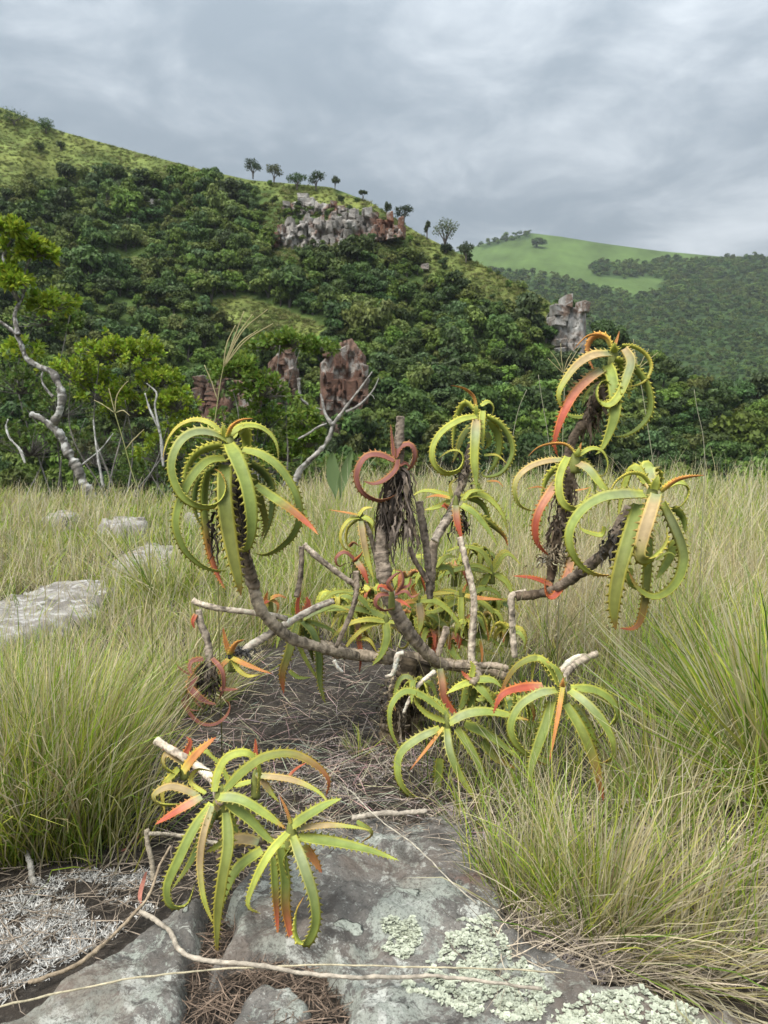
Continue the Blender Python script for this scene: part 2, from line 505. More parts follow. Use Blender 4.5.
def ridge_mesh(name, xs, ybot, ridge, depth, nv, back, colfn):
    X = []; Y = []; D = []
    for x in xs:
        r = float(ridge(x))
        ys = np.linspace(ybot, r, nv)
        X.append(np.full(nv, x)); Y.append(ys); D.append(depth(np.full(nv, x), ys))
    X = np.array(X).T; Y = np.array(Y).T; D = np.array(D).T
    V = P(X, Y, D)
    tail = []
    for k in range(1, 7):                                # the far side falls away behind the crest
        b = V[-1].copy()
        out = unit(b[:, :2])
        b[:, :2] += out * back * k * 0.25
        b[:, 2] -= back * 0.05 * k ** 1.6
        tail.append(b)
    V = np.concatenate([V, np.array(tail)])
    Xc = np.concatenate([X, np.repeat(X[-1:], 6, 0)]); Yc = np.concatenate([Y, np.repeat(Y[-1:], 6, 0)])
    return mesh_np(name, V.reshape(-1, 3), grid_faces(V.shape[0], V.shape[1]), colfn(Xc.ravel(), Yc.ravel()))
def col_a(x, y):
    g = np.zeros(x.shape, bool)
    for p in GRASS_A:
        g |= in_poly(x, y, p)
    g = g[:, None]
    n = fbm(x / 14, y / 7, 4)[:, None]
    grass = np.array([0.155, 0.185, 0.052]) * (1 + 0.7 * n) + np.array([0.03, 0.01, 0.0]) * fbm(x / 40, y / 20, 3)[:, None]
    under = np.array([0.065, 0.100, 0.028]) * (1 + 0.6 * n)
    return np.where(g, grass, under)
def col_b(x, y):
    g = in_poly(x, y, FIELD)
    for p in CLUMP_B:
        g &= ~in_poly(x, y, p)
    n = fbm(x / 25, y / 9, 4)[:, None]
    rows = 0.06 * np.sin(y * 2.4 + x * 0.09)[:, None]
    return np.where(g[:, None], np.array([0.082, 0.130, 0.036]) * (1 + 0.45 * n + rows), np.array([0.042, 0.074, 0.022]) * (1 + 0.5 * n))
link('hill', ridge_mesh('hill', np.arange(-700, 1401, 6.0), 700, ridge_a, hill_a_depth, 150, 60, col_a), M['terrain'], kind='structure')
m2 = mat_attr('far_field', 0.9, 0.1, 0, 0.02, 0.2, 0.5, 0.1, 3.0, coord='World')
link('far_hill', ridge_mesh('far_hill', np.arange(-600, 1701, 5.0), 480, ridge_b, hill_b_depth, 110, 400, col_b), m2, kind='structure')

# ------------------------------------------------------------------ crowns for the bush on the slopes
def crown_mesh(name, seed, nblob, nleaf, leaf, col, flat=0.8, trunk=True, spread=0.62, lift=0.75):
    r = np.random.default_rng(seed)
    g = Geo()
    cen = []
    for k in range(nblob):
        a = r.uniform(0, 2 * np.pi); q = spread * np.sqrt(r.uniform(0, 1))
        cen.append((q * np.cos(a), q * np.sin(a), lift + flat * r.uniform(-0.75, 0.55) * np.sqrt(max(0.05, 1 - q * q)), r.uniform(0.26, 0.46)))
    V = []; C = []
    for (x, y, z, rad) in cen:
        d = unit(r.standard_normal((nleaf, 3))); d[:, 2] = np.where(d[:, 2] < -0.35, -d[:, 2], d[:, 2])
        p = np.array([x, y, z]) + d * np.array([1, 1, 0.75]) * rad * r.uniform(0.72, 1.12, (nleaf, 1))
        nrm = unit(d + 0.55 * r.standard_normal((nleaf, 3)))
        t = unit(np.cross(nrm, r.standard_normal((nleaf, 3)))); bt = np.cross(nrm, t)
        s = leaf * r.uniform(0.6, 1.35, (nleaf, 1))
        V.append(np.stack([p - t * s, p - bt * s * 0.55, p + t * s, p + bt * s * 0.55], 1).reshape(-1, 3))
        b = r.uniform(0.8, 1.25) * r.uniform(0.65, 1.35, (nleaf, 1))
        hue = np.array([1, 1, 1]) + r.uniform(-0.06, 0.14) * np.array([1, 0.3, -0.3])
        C.append(np.repeat(np.array(col) * hue * b, 4, 0))
    V = np.concatenate(V); C = np.concatenate(C)
    g.add(V, np.arange(len(V)).reshape(-1, 4), C)
    if trunk:
        for k in range(3):
            x, y, z, rad = cen[k]
            pth = resample(np.array([(0, 0, -0.15), (0.3 * x, 0.3 * y, z * 0.5), (x, y, z)]), 5)
            g.add2(*tube(pth, np.linspace(0.06, 0.02, 6), 5, (0.10, 0.09, 0.075)))
    return g.mesh(name, smooth_shade=False)
TONES = [(0.066, 0.112, 0.026), (0.092, 0.145, 0.026), (0.050, 0.094, 0.026), (0.112, 0.155, 0.034), (0.070, 0.112, 0.040), (0.094, 0.155, 0.024), (0.056, 0.100, 0.024), (0.125, 0.160, 0.042)]
CROWNS = []
for k, t in enumerate(TONES):
    me = crown_mesh('slope_tree', 100 + k, 11 + k % 4, 120, 0.095, t, flat=0.6 + 0.1 * (k % 3))
    me.materials.append(M['foliage']); CROWNS.append(me)
FARCROWNS = []
for k, t in enumerate([(0.060, 0.108, 0.024), (0.080, 0.130, 0.026), (0.050, 0.095, 0.022), (0.098, 0.140, 0.032)]):
    me = crown_mesh('far_tree', 200 + k, 7, 40, 0.16, t, trunk=False)
    me.materials.append(M['foliage']); FARCROWNS.append(me)

def instance_stuff(name, meshes, pos, rot, scl, idx, label, cat):
    """one object: points carrying instances of the given meshes"""
    coll = bpy.data.collections.new(name + '_source')
    for i, me in enumerate(meshes):
        coll.objects.link(bpy.data.objects.new('%s_%02d' % (name, i), me))
    me = bpy.data.meshes.new(name)
    me.vertices.add(len(pos)); me.vertices.foreach_set('co', np.asarray(pos, np.float32).ravel())
    for an, ty, dat in (('rot', 'FLOAT_VECTOR', rot), ('scl', 'FLOAT_VECTOR', scl), ('idx', 'INT', idx)):
        a = me.attributes.new(an, ty, 'POINT')
        if ty == 'INT':
            a.data.foreach_set('value', np.asarray(dat, np.int32))
        else:
            a.data.foreach_set('vector', np.asarray(dat, np.float32).ravel())
    o = link(name, me, None, kind='stuff', label=label, category=cat)
    ng = bpy.data.node_groups.new(name, 'GeometryNodeTree')
    ng.interface.new_socket('Geometry', in_out='INPUT', socket_type='NodeSocketGeometry')
    ng.interface.new_socket('Geometry', in_out='OUTPUT', socket_type='NodeSocketGeometry')
    gi = ng.nodes.new('NodeGroupInput'); go = ng.nodes.new('NodeGroupOutput')
    ip = ng.nodes.new('GeometryNodeInstanceOnPoints'); ci = ng.nodes.new('GeometryNodeCollectionInfo')
    ci.inputs['Collection'].default_value = coll
    ci.inputs['Separate Children'].default_value = True
    ci.inputs['Reset Children'].default_value = True
    ip.inputs['Pick Instance'].default_value = True
    def at(n, ty):
        a = ng.nodes.new('GeometryNodeInputNamedAttribute'); a.data_type = ty; a.inputs['Name'].default_value = n
        return a.outputs['Attribute']
    L = ng.links.new
    L(gi.outputs[0], ip.inputs['Points']); L(ci.outputs[0], ip.inputs['Instance'])
    L(at('idx', 'INT'), ip.inputs['Instance Index'])
    er = ng.nodes.new('FunctionNodeEulerToRotation')
    L(at('rot', 'FLOAT_VECTOR'), er.inputs[0]); L(er.outputs[0], ip.inputs['Rotation'])
    L(at('scl', 'FLOAT_VECTOR'), ip.inputs['Scale']); L(ip.outputs[0], go.inputs[0])
    md = o.modifiers.new('scatter', 'NODES'); md.node_group = ng
    return o

def scatter_px(n, x0, x1, ytop, ybot, space, seed):
    r = np.random.default_rng(seed)
    out = []; cells = {}
    for _ in range(n):
        x = r.uniform(x0, x1); t = float(ytop(x)); y = r.uniform(t, ybot)
        sp = space(x, y)
        cx, cy = int(x // 12), int(y // 12)
        ok = True
        for i in (-2, -1, 0, 1, 2):
            for j in (-2, -1, 0, 1, 2):
                for (a, b) in cells.get((cx + i, cy + j), ()):
                    if (a - x) ** 2 + ((b - y) * 1.3) ** 2 < sp * sp:
                        ok = False; break
        if ok:
            cells.setdefault((cx, cy), []).append((x, y)); out.append((x, y))
    return np.array(out)
def grass_a(x, y):
    g = np.zeros(np.shape(x), bool)
    for p in GRASS_A:
        g |= in_poly(x, y, p)
    return g
CLIFF_ZONE = [(262, 204), (345, 196), (412, 222), (416, 256), (390, 266), (266, 268)]
raw = scatter_px(14000, -260, 1000, lambda x: ridge_a(x) + 2, 520, lambda x, y: 6.0 + 5.5 * np.clip((y - 160) / 300, 0, 1), 11)
sel = []
gfl = grass_a(raw[:, 0], raw[:, 1]); czl = in_poly(raw[:, 0], raw[:, 1], CLIFF_ZONE)
for (x, y), gflag, cz in zip(raw, gfl, czl):
    if cz or (546 < x < 592 and 330 < y < 374) or (316 < x < 370 and 405 < y < 455 and rng.random() < 0.7): continue
    if gflag and rng.random() > (0.20 if x > 380 else 0.02): continue
    small = gflag
    sel.append((x, y, small))
sel = np.array(sel)
D = hill_a_depth(sel[:, 0], sel[:, 1])
pos = P(sel[:, 0], sel[:, 1], D)
patch = fbm(sel[:, 0] / 50, sel[:, 1] / 40, 3)
rad = (1.6 + 2.3 * rng.random(len(sel)) ** 1.6) * (1 + 0.4 * patch) * np.where(sel[:, 2] > 0, 0.38, 1.0)
rad *= np.where(rng.random(len(sel)) < 0.10, 1.4, 1)
idx = rng.integers(0, 8, len(sel))
idx = np.where((patch > 0.12) & (rng.random(len(sel)) < 0.6), rng.choice([2, 6, 0], len(sel)), idx)
scl = np.stack([rad, rad, rad * rng.uniform(0.8, 1.3, len(sel))], 1)
rot = np.stack([rng.uniform(-0.15, 0.15, len(sel)), rng.uniform(-0.15, 0.15, len(sel)), rng.uniform(0, 6.28, len(sel))], 1)
size_px = rad * 2 / D
infr = (sel[:, 0] > 0) & (sel[:, 0] < 768) & (sel[:, 1] < 462)
order = np.argsort(-np.where(infr, size_px, -1))
big_i = order[:290]; rest = order[290:]
for i in big_i:
    o = link('slope_tree', CROWNS[int(idx[i])])
    o.location = pos[i]; o.rotation_euler = rot[i]; o.scale = scl[i]
    o['label'] = '%s tree among the bush on the valley slope' % ['rounded mid green', 'fresh green broad', 'small-leaved dark green', 'pale olive spreading', 'dull bluish green', 'bright leafy green', 'deep green dense', 'yellowish olive open'][int(idx[i])]
    o['category'] = 'tree'; o['group'] = 'trees of the bush on the valley slope'
instance_stuff('slope_bush', CROWNS, pos[rest], rot[rest], scl[rest], idx[rest], 'dense green bush covering the hillside across the valley', 'bush')

raw = scatter_px(22000, 330, 1050, lambda x: ridge_b(x) - 1, 440, lambda x, y: 2.2 + 2.6 * np.clip((y - 258) / 140, 0, 1), 12)
infield = in_poly(raw[:, 0], raw[:, 1], FIELD)
incl = np.zeros(len(raw), bool)
for p in CLUMP_B:
    incl |= in_poly(raw[:, 0], raw[:, 1], p)
raw = raw[(~infield) | incl]
D = hill_b_depth(raw[:, 0], raw[:, 1])
rad = rng.uniform(2.8, 5.6, len(raw)) * np.clip(D / 700, 0.75, 1.5)
nn = len(raw)
instance_stuff('far_bush', FARCROWNS, P(raw[:, 0], raw[:, 1], D), np.stack([0 * rad, 0 * rad, rng.uniform(0, 6.28, nn)], 1),
               np.stack([rad, rad, rad * rng.uniform(0.7, 1.0, nn)], 1), rng.integers(0, 4, nn), 'hazy dark bush covering the far slope below the green field', 'bush')

# the round tree clump standing in the far field
def grove(px, py, D, wpx, hpx, label):
    c = P(px, py, D); s = wpx / FPX * D / 2
    e = empty('grove', c, label, 'grove')
    for k in range(14):
        a = rng.uniform(0, 6.28); q = np.sqrt(rng.uniform(0, 1)) * 0.75
        o = link('crown', FARCROWNS[2 if k % 3 else 0], None, e)
        o.location = (q * s * math.cos(a), q * s * math.sin(a) * 0.8, hpx / FPX * D * (0.05 + 0.25 * (1 - q)))
        o.scale = (s * 0.36, s * 0.36, hpx / FPX * D * 0.36); o.rotation_euler = (0, 0, a)
grove(538, 248, float(hill_b_depth(np.array([538.0]), np.array([248.0]))[0]), 19, 13, 'small round dark grove standing alone in the bright green far field')

# trees and bushes standing out along the crest
def crest_tree(px, py, w, h, kind, label, tone):
    D = float(hill_a_depth(np.array([float(px)]), np.array([float(max(py, ridge_a(px)))]))[0]) * 0.995
    base = P(px, py, D); k = D / FPX
    e = empty('crest_' + kind, base, label, kind)
    wm, hm = w * k, h * k
    r = np.random.default_rng(int(px * 7 + w))
    g = Geo()
    bush = kind == 'bush'
    heads = []
    nb = 3 if w < 12 else 5
    for j in range(nb):
        a = j / nb * 6.28 + r.uniform(-0.4, 0.4)
        heads.append((wm * 0.30 * math.cos(a), wm * 0.30 * math.sin(a), hm * (0.45 if bush else r.uniform(0.5, 0.84))))
    for hx, hy, hz in heads:
        g.add2(*tube(resample(np.array([(0, 0, -0.5), (hx * 0.15, hy * 0.15, hz * 0.45), (hx * 0.6, hy * 0.6, hz * 0.75), (hx, hy, hz)]), 7), np.linspace(0.028, 0.01, 8) * hm + 0.03, 6, (0.12, 0.105, 0.09)))
    link('trunk', g.mesh('trunk'), M['wood'], e)
    g = Geo()
    for hx, hy, hz in heads + [(0, 0, hm * (0.6 if bush else 0.86))]:
        n = 110
        d = unit(r.standard_normal((n, 3)))
        p = np.array([hx, hy, hz]) + d * np.array([wm * 0.24, wm * 0.24, hm * (0.38 if bush else 0.20)]) * r.uniform(0.35, 1.1, (n, 1))
        t = unit(r.standard_normal((n, 3))); b = unit(np.cross(t, r.standard_normal((n, 3))))
        s = 0.24 * r.uniform(0.6, 1.3, (n, 1))
        V = np.stack([p - t * s, p - b * s * 0.5, p + t * s, p + b * s * 0.5], 1).reshape(-1, 3)
        g.add(V, np.arange(4 * n).reshape(-1, 4), np.repeat(np.array(tone) * r.uniform(0.6, 1.4, (n, 1)), 4, 0))
    link('crown', g.mesh('crown', smooth_shade=False), M['leafy'], e)
GT = (0.075, 0.10, 0.042)
for a in [(253, 177, 17, 17, 'tree', 'round-headed thin-stemmed tree on the grassy crest, standing just left of its twin above the cliff', (0.07, 0.10, 0.06)),
          (274, 182, 18, 16, 'tree', 'pale rounded tree on the crest between the thin-stemmed tree and the darker flat pair', (0.11, 0.125, 0.06)),
          (297, 189, 22, 15, 'tree', 'low bright green spreading tree on the crest beside the flat-topped dark tree', (0.06, 0.11, 0.03)),
          (316, 189, 20, 16, 'tree', 'dark flat-topped tree leaning out on the crest above the red cliff', (0.05, 0.08, 0.035)),
          (335, 187, 10, 10, 'tree', 'very small sapling on the crest beyond the flat-topped dark tree', GT),
          (363, 199, 9, 8, 'tree', 'tiny sapling on the crest above the right end of the red cliff', GT),
          (387, 212, 9, 11, 'bush', 'small rounded dark bush where the crest steepens past the cliff', GT),
          (404, 222, 19, 15, 'tree', 'dark wide-headed tree on the steep crest just past the cliff', (0.05, 0.075, 0.035)),
          (427, 238, 6, 16, 'tree', 'slim upright young tree on the descending crest', GT),
          (445, 250, 27, 30, 'tree', 'airy pale green tree with open crown on the descending crest', (0.12, 0.15, 0.075)),
          (446, 252, 12, 9, 'bush', 'dark low bush at the foot of the airy pale tree on the crest', (0.04, 0.06, 0.03)),
          (466, 262, 15, 19, 'tree', 'small airy tree where the crest meets the far green hill', (0.09, 0.12, 0.06)),
          (14, 124, 30, 16, 'bush', 'large dark bush on top of the grassy hill crest', (0.07, 0.115, 0.03)),
          (46, 132, 17, 15, 'bush', 'round bright green bush at the edge of the grassy hilltop', (0.075, 0.13, 0.03)),
          (39, 150, 11, 9, 'bush', 'small bush alone on the grassy hill slope below the crest', (0.07, 0.10, 0.03)),
          (61, 148, 9, 7, 'bush', 'tiny bush beside the lone bush on the upper grassy slope', (0.08, 0.11, 0.04))]:
    crest_tree(*a)

# ------------------------------------------------------------------ cliffs of blocky red and grey sandstone
import bmesh
BLOCKS = []
for k in range(6):
    bm = bmesh.new(); bmesh.ops.create_cube(bm, size=1.0)
    for v in bm.verts:
        v.co += Vector([random.uniform(-0.16, 0.16) for _ in range(3)])
    bmesh.ops.bevel(bm, geom=bm.edges[:], offset=0.09, segments=1, affect='EDGES')
    for v in bm.verts:
        v.co += Vector([random.uniform(-0.03, 0.03) for _ in range(3)])
    me = bpy.data.meshes.new('block'); bm.to_mesh(me); bm.free()
    me.materials.append(M['cliff']); BLOCKS.append(me)
BSETS = {}
def block(e, px, py, D, w, h, dep, mat='cliff'):
    k = D / FPX
    if mat not in BSETS:
        BSETS[mat] = []
        for q in BLOCKS:
            q2 = q.copy(); q2.materials.clear(); q2.materials.append(M[mat]); BSETS[mat].append(q2)
    o = link('block', random.choice(BSETS[mat]), None, e)
    o.location = Vector(P(px, py, D)) - e.location
    o.scale = (w * k * 1.12, dep, h * k * 1.12)
    o.rotation_euler = (random.uniform(-0.06, 0.06), random.uniform(-0.05, 0.05), random.uniform(-0.3, 0.3))
def cliff(name, label, cat, x0, x1, top, bot, D, wr, hr, dep, gap=0.0, depth_var=0.6, mat='cliff'):
    e = empty(name, P((x0 + x1) / 2, bot((x0 + x1) / 2), D + dep * 0.5), label, cat)
    nx = int((x1 - x0) / 1.2); ny = 30                       # the weathered face itself
    xs = np.linspace(x0, x1, nx); tv = np.linspace(0, 1, ny)
    tp = np.array([top(a) for a in xs]) + (4 if x1 - x0 > 60 else 2.0) * fbm(xs / 5, xs * 0 + x0, 3) + 1; bt = np.array([bot(a) for a in xs])
    X = np.repeat(xs[None], ny, 0); Y = bt[None] + (tp - bt)[None] * tv[:, None]
    side = 1 - np.minimum(1, np.minimum(X - x0, x1 - X) / 4.0)
    Dd = D + dep * 0.25 + depth_var * (2.2 * fbm(X / 6, Y / 14, 3) + 0.8 * np.round(3 * fbm(X / 4 + 9, Y / 9, 2))) + dep * 0.8 * side ** 2
    V = P(X, Y, Dd); Vb = V[-1] + np.array([0, dep * 1.5, -1.0])
    V = np.concatenate([V, Vb[None]])
    link('face', mesh_np('face', V.reshape(-1, 3) - np.array(e.location), grid_faces(ny + 1, nx), None, False), M[mat], e)
    x = x0
    while x < x1:
        w = min(random.uniform(*wr), max(3.0, x1 - x)); xc = x + w / 2
        y = bot(xc); t = top(xc); dcol = random.uniform(-1, 1) * depth_var
        while y > t:
            h = random.uniform(*hr)
            if random.random() > gap + 0.42:
                block(e, xc + random.uniform(-0.6, 0.6), y - h / 2, D + dcol * 0.4 + random.uniform(-0.5, 0.5) * depth_var * 0.7 + dep * 0.52, w, h, dep, mat)
            y -= h
        x += w
    return e
hd = lambda x, y: float(hill_a_depth(np.array([float(x)]), np.array([float(y)]))[0])
ipf = lambda *k: (lambda x: float(np.interp(x, [a for a, b in k], [b for a, b in k])))
cliff('cliff', 'long broken band of red and grey sandstone cliff below the crest', 'cliff', 266, 404, ipf((262, 240), (285, 226), (310, 219), (345, 219), (380, 217), (404, 226)),
      ipf((262, 246), (300, 250), (340, 248), (404, 236)), hd(335, 246), (3.5, 6.5), (5, 9), 4.0, 0.0, 1.2)
cliff('rock_ledge', 'upper ledge of pale grey rocks set just above the red cliff band', 'rock ledge', 284, 350, ipf((284, 205), (310, 199), (350, 206)), ipf((284, 214), (350, 216)), hd(320, 216), (6, 10), (5, 8), 4.0, 0.25, 1.0)
cliff('rock_ledge', 'low grey rocks peeping from the bush on the hillside far from the cliff', 'rock ledge', 126, 160, ipf((126, 198), (160, 198)), ipf((126, 208), (160, 206)), hd(145, 208), (6, 9), (4, 6), 3.0, 0.4, 1.0)
cliff('rock_pinnacle', 'lone grey and rust rock pinnacle rising from the dark green bush', 'rock', 551, 586, ipf((551, 309), (562, 306), (586, 308)), ipf((551, 356), (586, 360)), hd(570, 360) - 2, (6, 11), (6, 16), 5.0, 0.1, 0.5, 'pinnacle')
cliff('rock_pillar', 'tall red-brown pillar of stacked sandstone with pale lichened edge in the ravine', 'rock', 320, 366, ipf((320, 362), (338, 343), (352, 338), (366, 356)), ipf((320, 436), (345, 440), (366, 400)), hd(342, 440) - 3, (6, 14), (4, 18), 4.0, 0.18, 0.6, 'pillar')
cliff('rock_pillar', 'narrow grey pillar of stacked rock half hidden by shrub leaves', 'rock', 268, 296, ipf((268, 362), (280, 350), (296, 356)), ipf((268, 420), (296, 420)), hd(280, 420) - 2, (6, 12), (5, 18), 3.0, 0.2, 0.5, 'pillar')
cliff('rock_outcrop', 'broad red-brown rock face low in the ravine behind the green shrubs', 'rock', 198, 256, ipf((198, 384), (225, 376), (256, 384)), ipf((198, 440), (256, 440)), hd(228, 440) - 2, (7, 16), (5, 16), 3.0, 0.2, 0.5, 'pillar')
for (x, y, w, h, lab) in [(197 / 3 + 1, 241, 8, 4, 'small pale boulder lying on the grassy gap in the bush'), (424, 270, 7, 5, 'pale boulder low on the scrubby flank under the crest trees'),
                     (440, 284, 8, 8, 'upright grey boulder among bushes on the scrubby flank')]:
    e = empty('boulder', P(x, y, hd(x, y)), lab, 'boulder')
    block(e, x, y - h / 2, hd(x, y) - 1, w, h, 2.0)

# bushes growing against the cliffs
cb = []
for (x0, x1, y0, y1, D0, n) in [(262, 412, 236, 264, hd(335, 252) - 5, 44), (264, 360, 200, 222, hd(320, 216) - 3, 44), (318, 368, 415, 446, hd(342, 440) - 6, 16), (545, 594, 350, 368, hd(570, 360) - 6, 22), (196, 300, 400, 446, hd(240, 440) - 6, 30), (124, 162, 198, 210, hd(145, 208) - 3, 14)]:
    for k in range(n):
        x = rng.uniform(x0, x1); y = y0 + (y1 - y0) * rng.random() ** 0.6
        cb.append((x, y, D0 - rng.uniform(0, 1.5), rng.uniform(0.45, 1.25)))
cb = np.array(cb); n = len(cb)
instance_stuff('cliff_bush', CROWNS, P(cb[:, 0], cb[:, 1], cb[:, 2]), np.stack([np.zeros(n), np.zeros(n), rng.uniform(0, 6.28, n)], 1), np.repeat(cb[:, 3:4], 3, 1), rng.integers(0, 8, n), 'small bushes rooted along the ledges and feet of the cliffs', 'bush')
# rough grass and scrub on the open slopes
TUFTS = []
for k, t in enumerate([(0.21, 0.235, 0.070), (0.18, 0.22, 0.065), (0.25, 0.25, 0.095), (0.14, 0.18, 0.05)]):
    rr = np.random.default_rng(400 + k); n = 40
    d = unit(rr.standard_normal((n, 3)) * np.array([1, 1, 0.5]) + np.array([0, 0, 0.9]))
    p0 = rr.standard_normal((n, 3)) * np.array([0.35, 0.35, 0.02]); sdv = unit(np.cross(d, rr.standard_normal((n, 3)))) * 0.09
    V = np.stack([p0 - sdv, p0 + sdv, p0 + d * rr.uniform(0.4, 0.9, (n, 1))], 1).reshape(-1, 3)
    me = mesh_np('tuft', V, np.arange(3 * n).reshape(-1, 3), np.repeat(np.array(t) * rr.uniform(0.7, 1.3, (n, 1)), 3, 0), False)
    me.materials.append(M['grass']); TUFTS.append(me)
gp = np.stack([rng.uniform(-200, 560, 60000), rng.uniform(60, 340, 60000)], 1)
gp = gp[(gp[:, 1] > ridge_a(gp[:, 0]) + 0.5) & (grass_a(gp[:, 0], gp[:, 1]) | in_poly(gp[:, 0], gp[:, 1], CLIFF_ZONE))][:9500]
n = len(gp)
sc_ = rng.uniform(0.35, 0.9, n) * (1 + 0.8 * fbm(gp[:, 0] / 30, gp[:, 1] / 15, 3))
instance_stuff('slope_grass', TUFTS, hill_a(gp[:, 0], gp[:, 1]), np.stack([np.zeros(n), np.zeros(n), rng.uniform(0, 6.28, n)], 1), np.repeat(np.clip(sc_, 0.3, 2.5)[:, None], 3, 1), rng.integers(0, 4, n), 'rough olive grass on the open slopes of the near hill', 'grass')

# ------------------------------------------------------------------ the damp air between here and the far hills
bm = bmesh.new(); bmesh.ops.create_cube(bm, size=1.0)
for v in bm.verts:
    v.co = Vector((v.co.x * 8200, 2500 + v.co.y * 5200, -48 if v.co.z < 0 else 470))
me = bpy.data.meshes.new('haze'); bm.to_mesh(me); bm.free()
hm = bpy.data.materials.new('haze'); hm.use_nodes = True
hm.node_tree.nodes.remove(hm.node_tree.nodes['Principled BSDF'])
pv = hm.node_tree.nodes.new('ShaderNodeVolumePrincipled')
pv.inputs['Color'].default_value = (0.86, 0.93, 1.0, 1); pv.inputs['Density'].default_value = 0.00011; pv.inputs['Anisotropy'].default_value = 0.2
hm.node_tree.links.new(pv.outputs[0], hm.node_tree.nodes['Material Output'].inputs['Volume'])
link('haze', me, hm, kind='stuff', label='thin pale haze in the valley air', category='haze')

# ------------------------------------------------------------------ shrubs and trees at the edge of the ledge
def Zm(x0, y0, s):
    return lambda x, y: (x0 + x / s, y0 + y / s)
def zpath(z, s, D, n=24, cm=True):
    a = pts(s); x, y = z(a[:, 0], a[:, 1])
    return resample(P(x, y, D + a[:, 2] * (0.01 if cm else 1.0)), n)
def spray(g, tip, dirv, r, n, size, tone, up=0.5):
    """a twig-end tuft of n leaves"""
    d = unit(dirv + r.standard_normal((n, 3)) * 0.95 + np.array([0, 0, up * 0.3]))
    p0 = tip + d * size * r.uniform(0.0, 0.5, (n, 1))
    L = size * r.uniform(0.7, 1.3, (n, 1))
    side = unit(np.cross(d, np.array([0, -0.5, 0.8]) + 0.9 * r.standard_normal((n, 3))))
    nrm = np.cross(side, d)
    W = L * r.uniform(0.20, 0.30, (n, 1))
    a = p0; m = p0 + d * L * 0.55; e = p0 + d * L - nrm * L * 0.12
    V = np.stack([a, m - side * W, e, m + side * W], 1).reshape(-1, 3)
    b = np.array(tone) * r.uniform(0.65, 1.35, (n, 1)) * (1 + 0.12 * r.standard_normal((n, 1)) * np.array([1, 0, 0]))
    g.add(V, np.arange(4 * n).reshape(-1, 4), np.repeat(b, 4, 0))
def woody(label, name, base_px, D, trunks, blobs, tone, leaf, bark=(0.15, 0.14, 0.125), twig=0.006, seed=1, cat='shrub', root=None, lich=0.3):
    """trunks: list of (world path, r0, r1); blobs: (px,py,rx_px,ry_px,nspray,dD)"""
    r = np.random.default_rng(seed)
    b = P(base_px[0], base_px[1], D) if root is None else np.asarray(root)
    b = b.copy(); b[2] = ground_z(b[0], b[1]) - 0.05
    e = empty(name, b, label, cat)
    for i, (pth, r0, r1) in enumerate(trunks):
        n = len(pth)
        pth = resample(pth, 3 * n); n = len(pth)
        uu = np.linspace(0, 3 * n / 14, n); rad = np.linspace(r0, r1, n) * (1 + 0.5 * fbm(uu, uu * 0 + i * 7.7, 3))
        th_ = np.linspace(0, 6.28, 10, endpoint=False); UU = np.repeat(uu[:, None], 10, 1); AA = np.cos(th_)[None] * 1.3 + 40 + i * 5.1; AA = np.repeat(AA, n, 0)
        nz = fbm(UU * 1.6, AA, 4)[..., None]; nw = fbm(UU * 0.9 + 30, AA + np.sin(th_)[None], 4)[..., None]
        tonec = np.where(nw > 0.10, np.array([0.52, 0.52, 0.49]) * lich + np.array(bark) * (1 - lich), np.clip(np.array(bark) * (1 + 1.3 * nz), 0.03, 0.6))
        g = Geo(); g.add2(*tube(pth, rad, 10, tonec, jitter=0.06))
        link('trunk' if i == 0 else 'branch', g.mesh('branch', b), M['wood'], e)
    g = Geo(); gt = Geo()
    for (px, py, rx, ry, ns, dD) in blobs:
        c = P(px, py, D + dD); k = (D + dD) / FPX
        for j in range(int(ns * 1.9)):
            d = unit(r.standard_normal(3)); d[2] = abs(d[2]) * 1.25 - 0.45 + 0.15 * r.standard_normal()
            tip = c + d * np.array([rx * k, rx * k * 0.9, ry * k]) * (r.uniform(0.45, 1.15) if r.random() > 0.12 else r.uniform(1.1, 1.5))
            spray(g, tip, unit(d + np.array([0, 0, 0.3])), r, int(r.integers(13, 22)), leaf, np.array(tone) * r.uniform(0.75, 1.25))
            s0 = c + (tip - c) * 0.1 + np.array([0, 0, -ry * k * 0.6])
            mid = (s0 + tip) / 2 + r.standard_normal(3) * 0.05 * rx * k
            gt.add2(*tube(np.array([s0, mid, tip]), np.array([twig * 1.5, twig, twig * 0.5]), 4, np.array(bark) * r.uniform(0.7, 1.3), cap=False))
    if gt.n:
        link('twigs', gt.mesh('twigs', b), M['wood'], e, kind='stuff')
        link('crown', g.mesh('crown', b, False), M['leafy'], e)
    return e
zl = Zm(0, 220, 3.0)
DT = 11.0
BR = (0.26, 0.35, 0.035); MID = (0.14, 0.21, 0.05); GREY = (0.15, 0.17, 0.085)
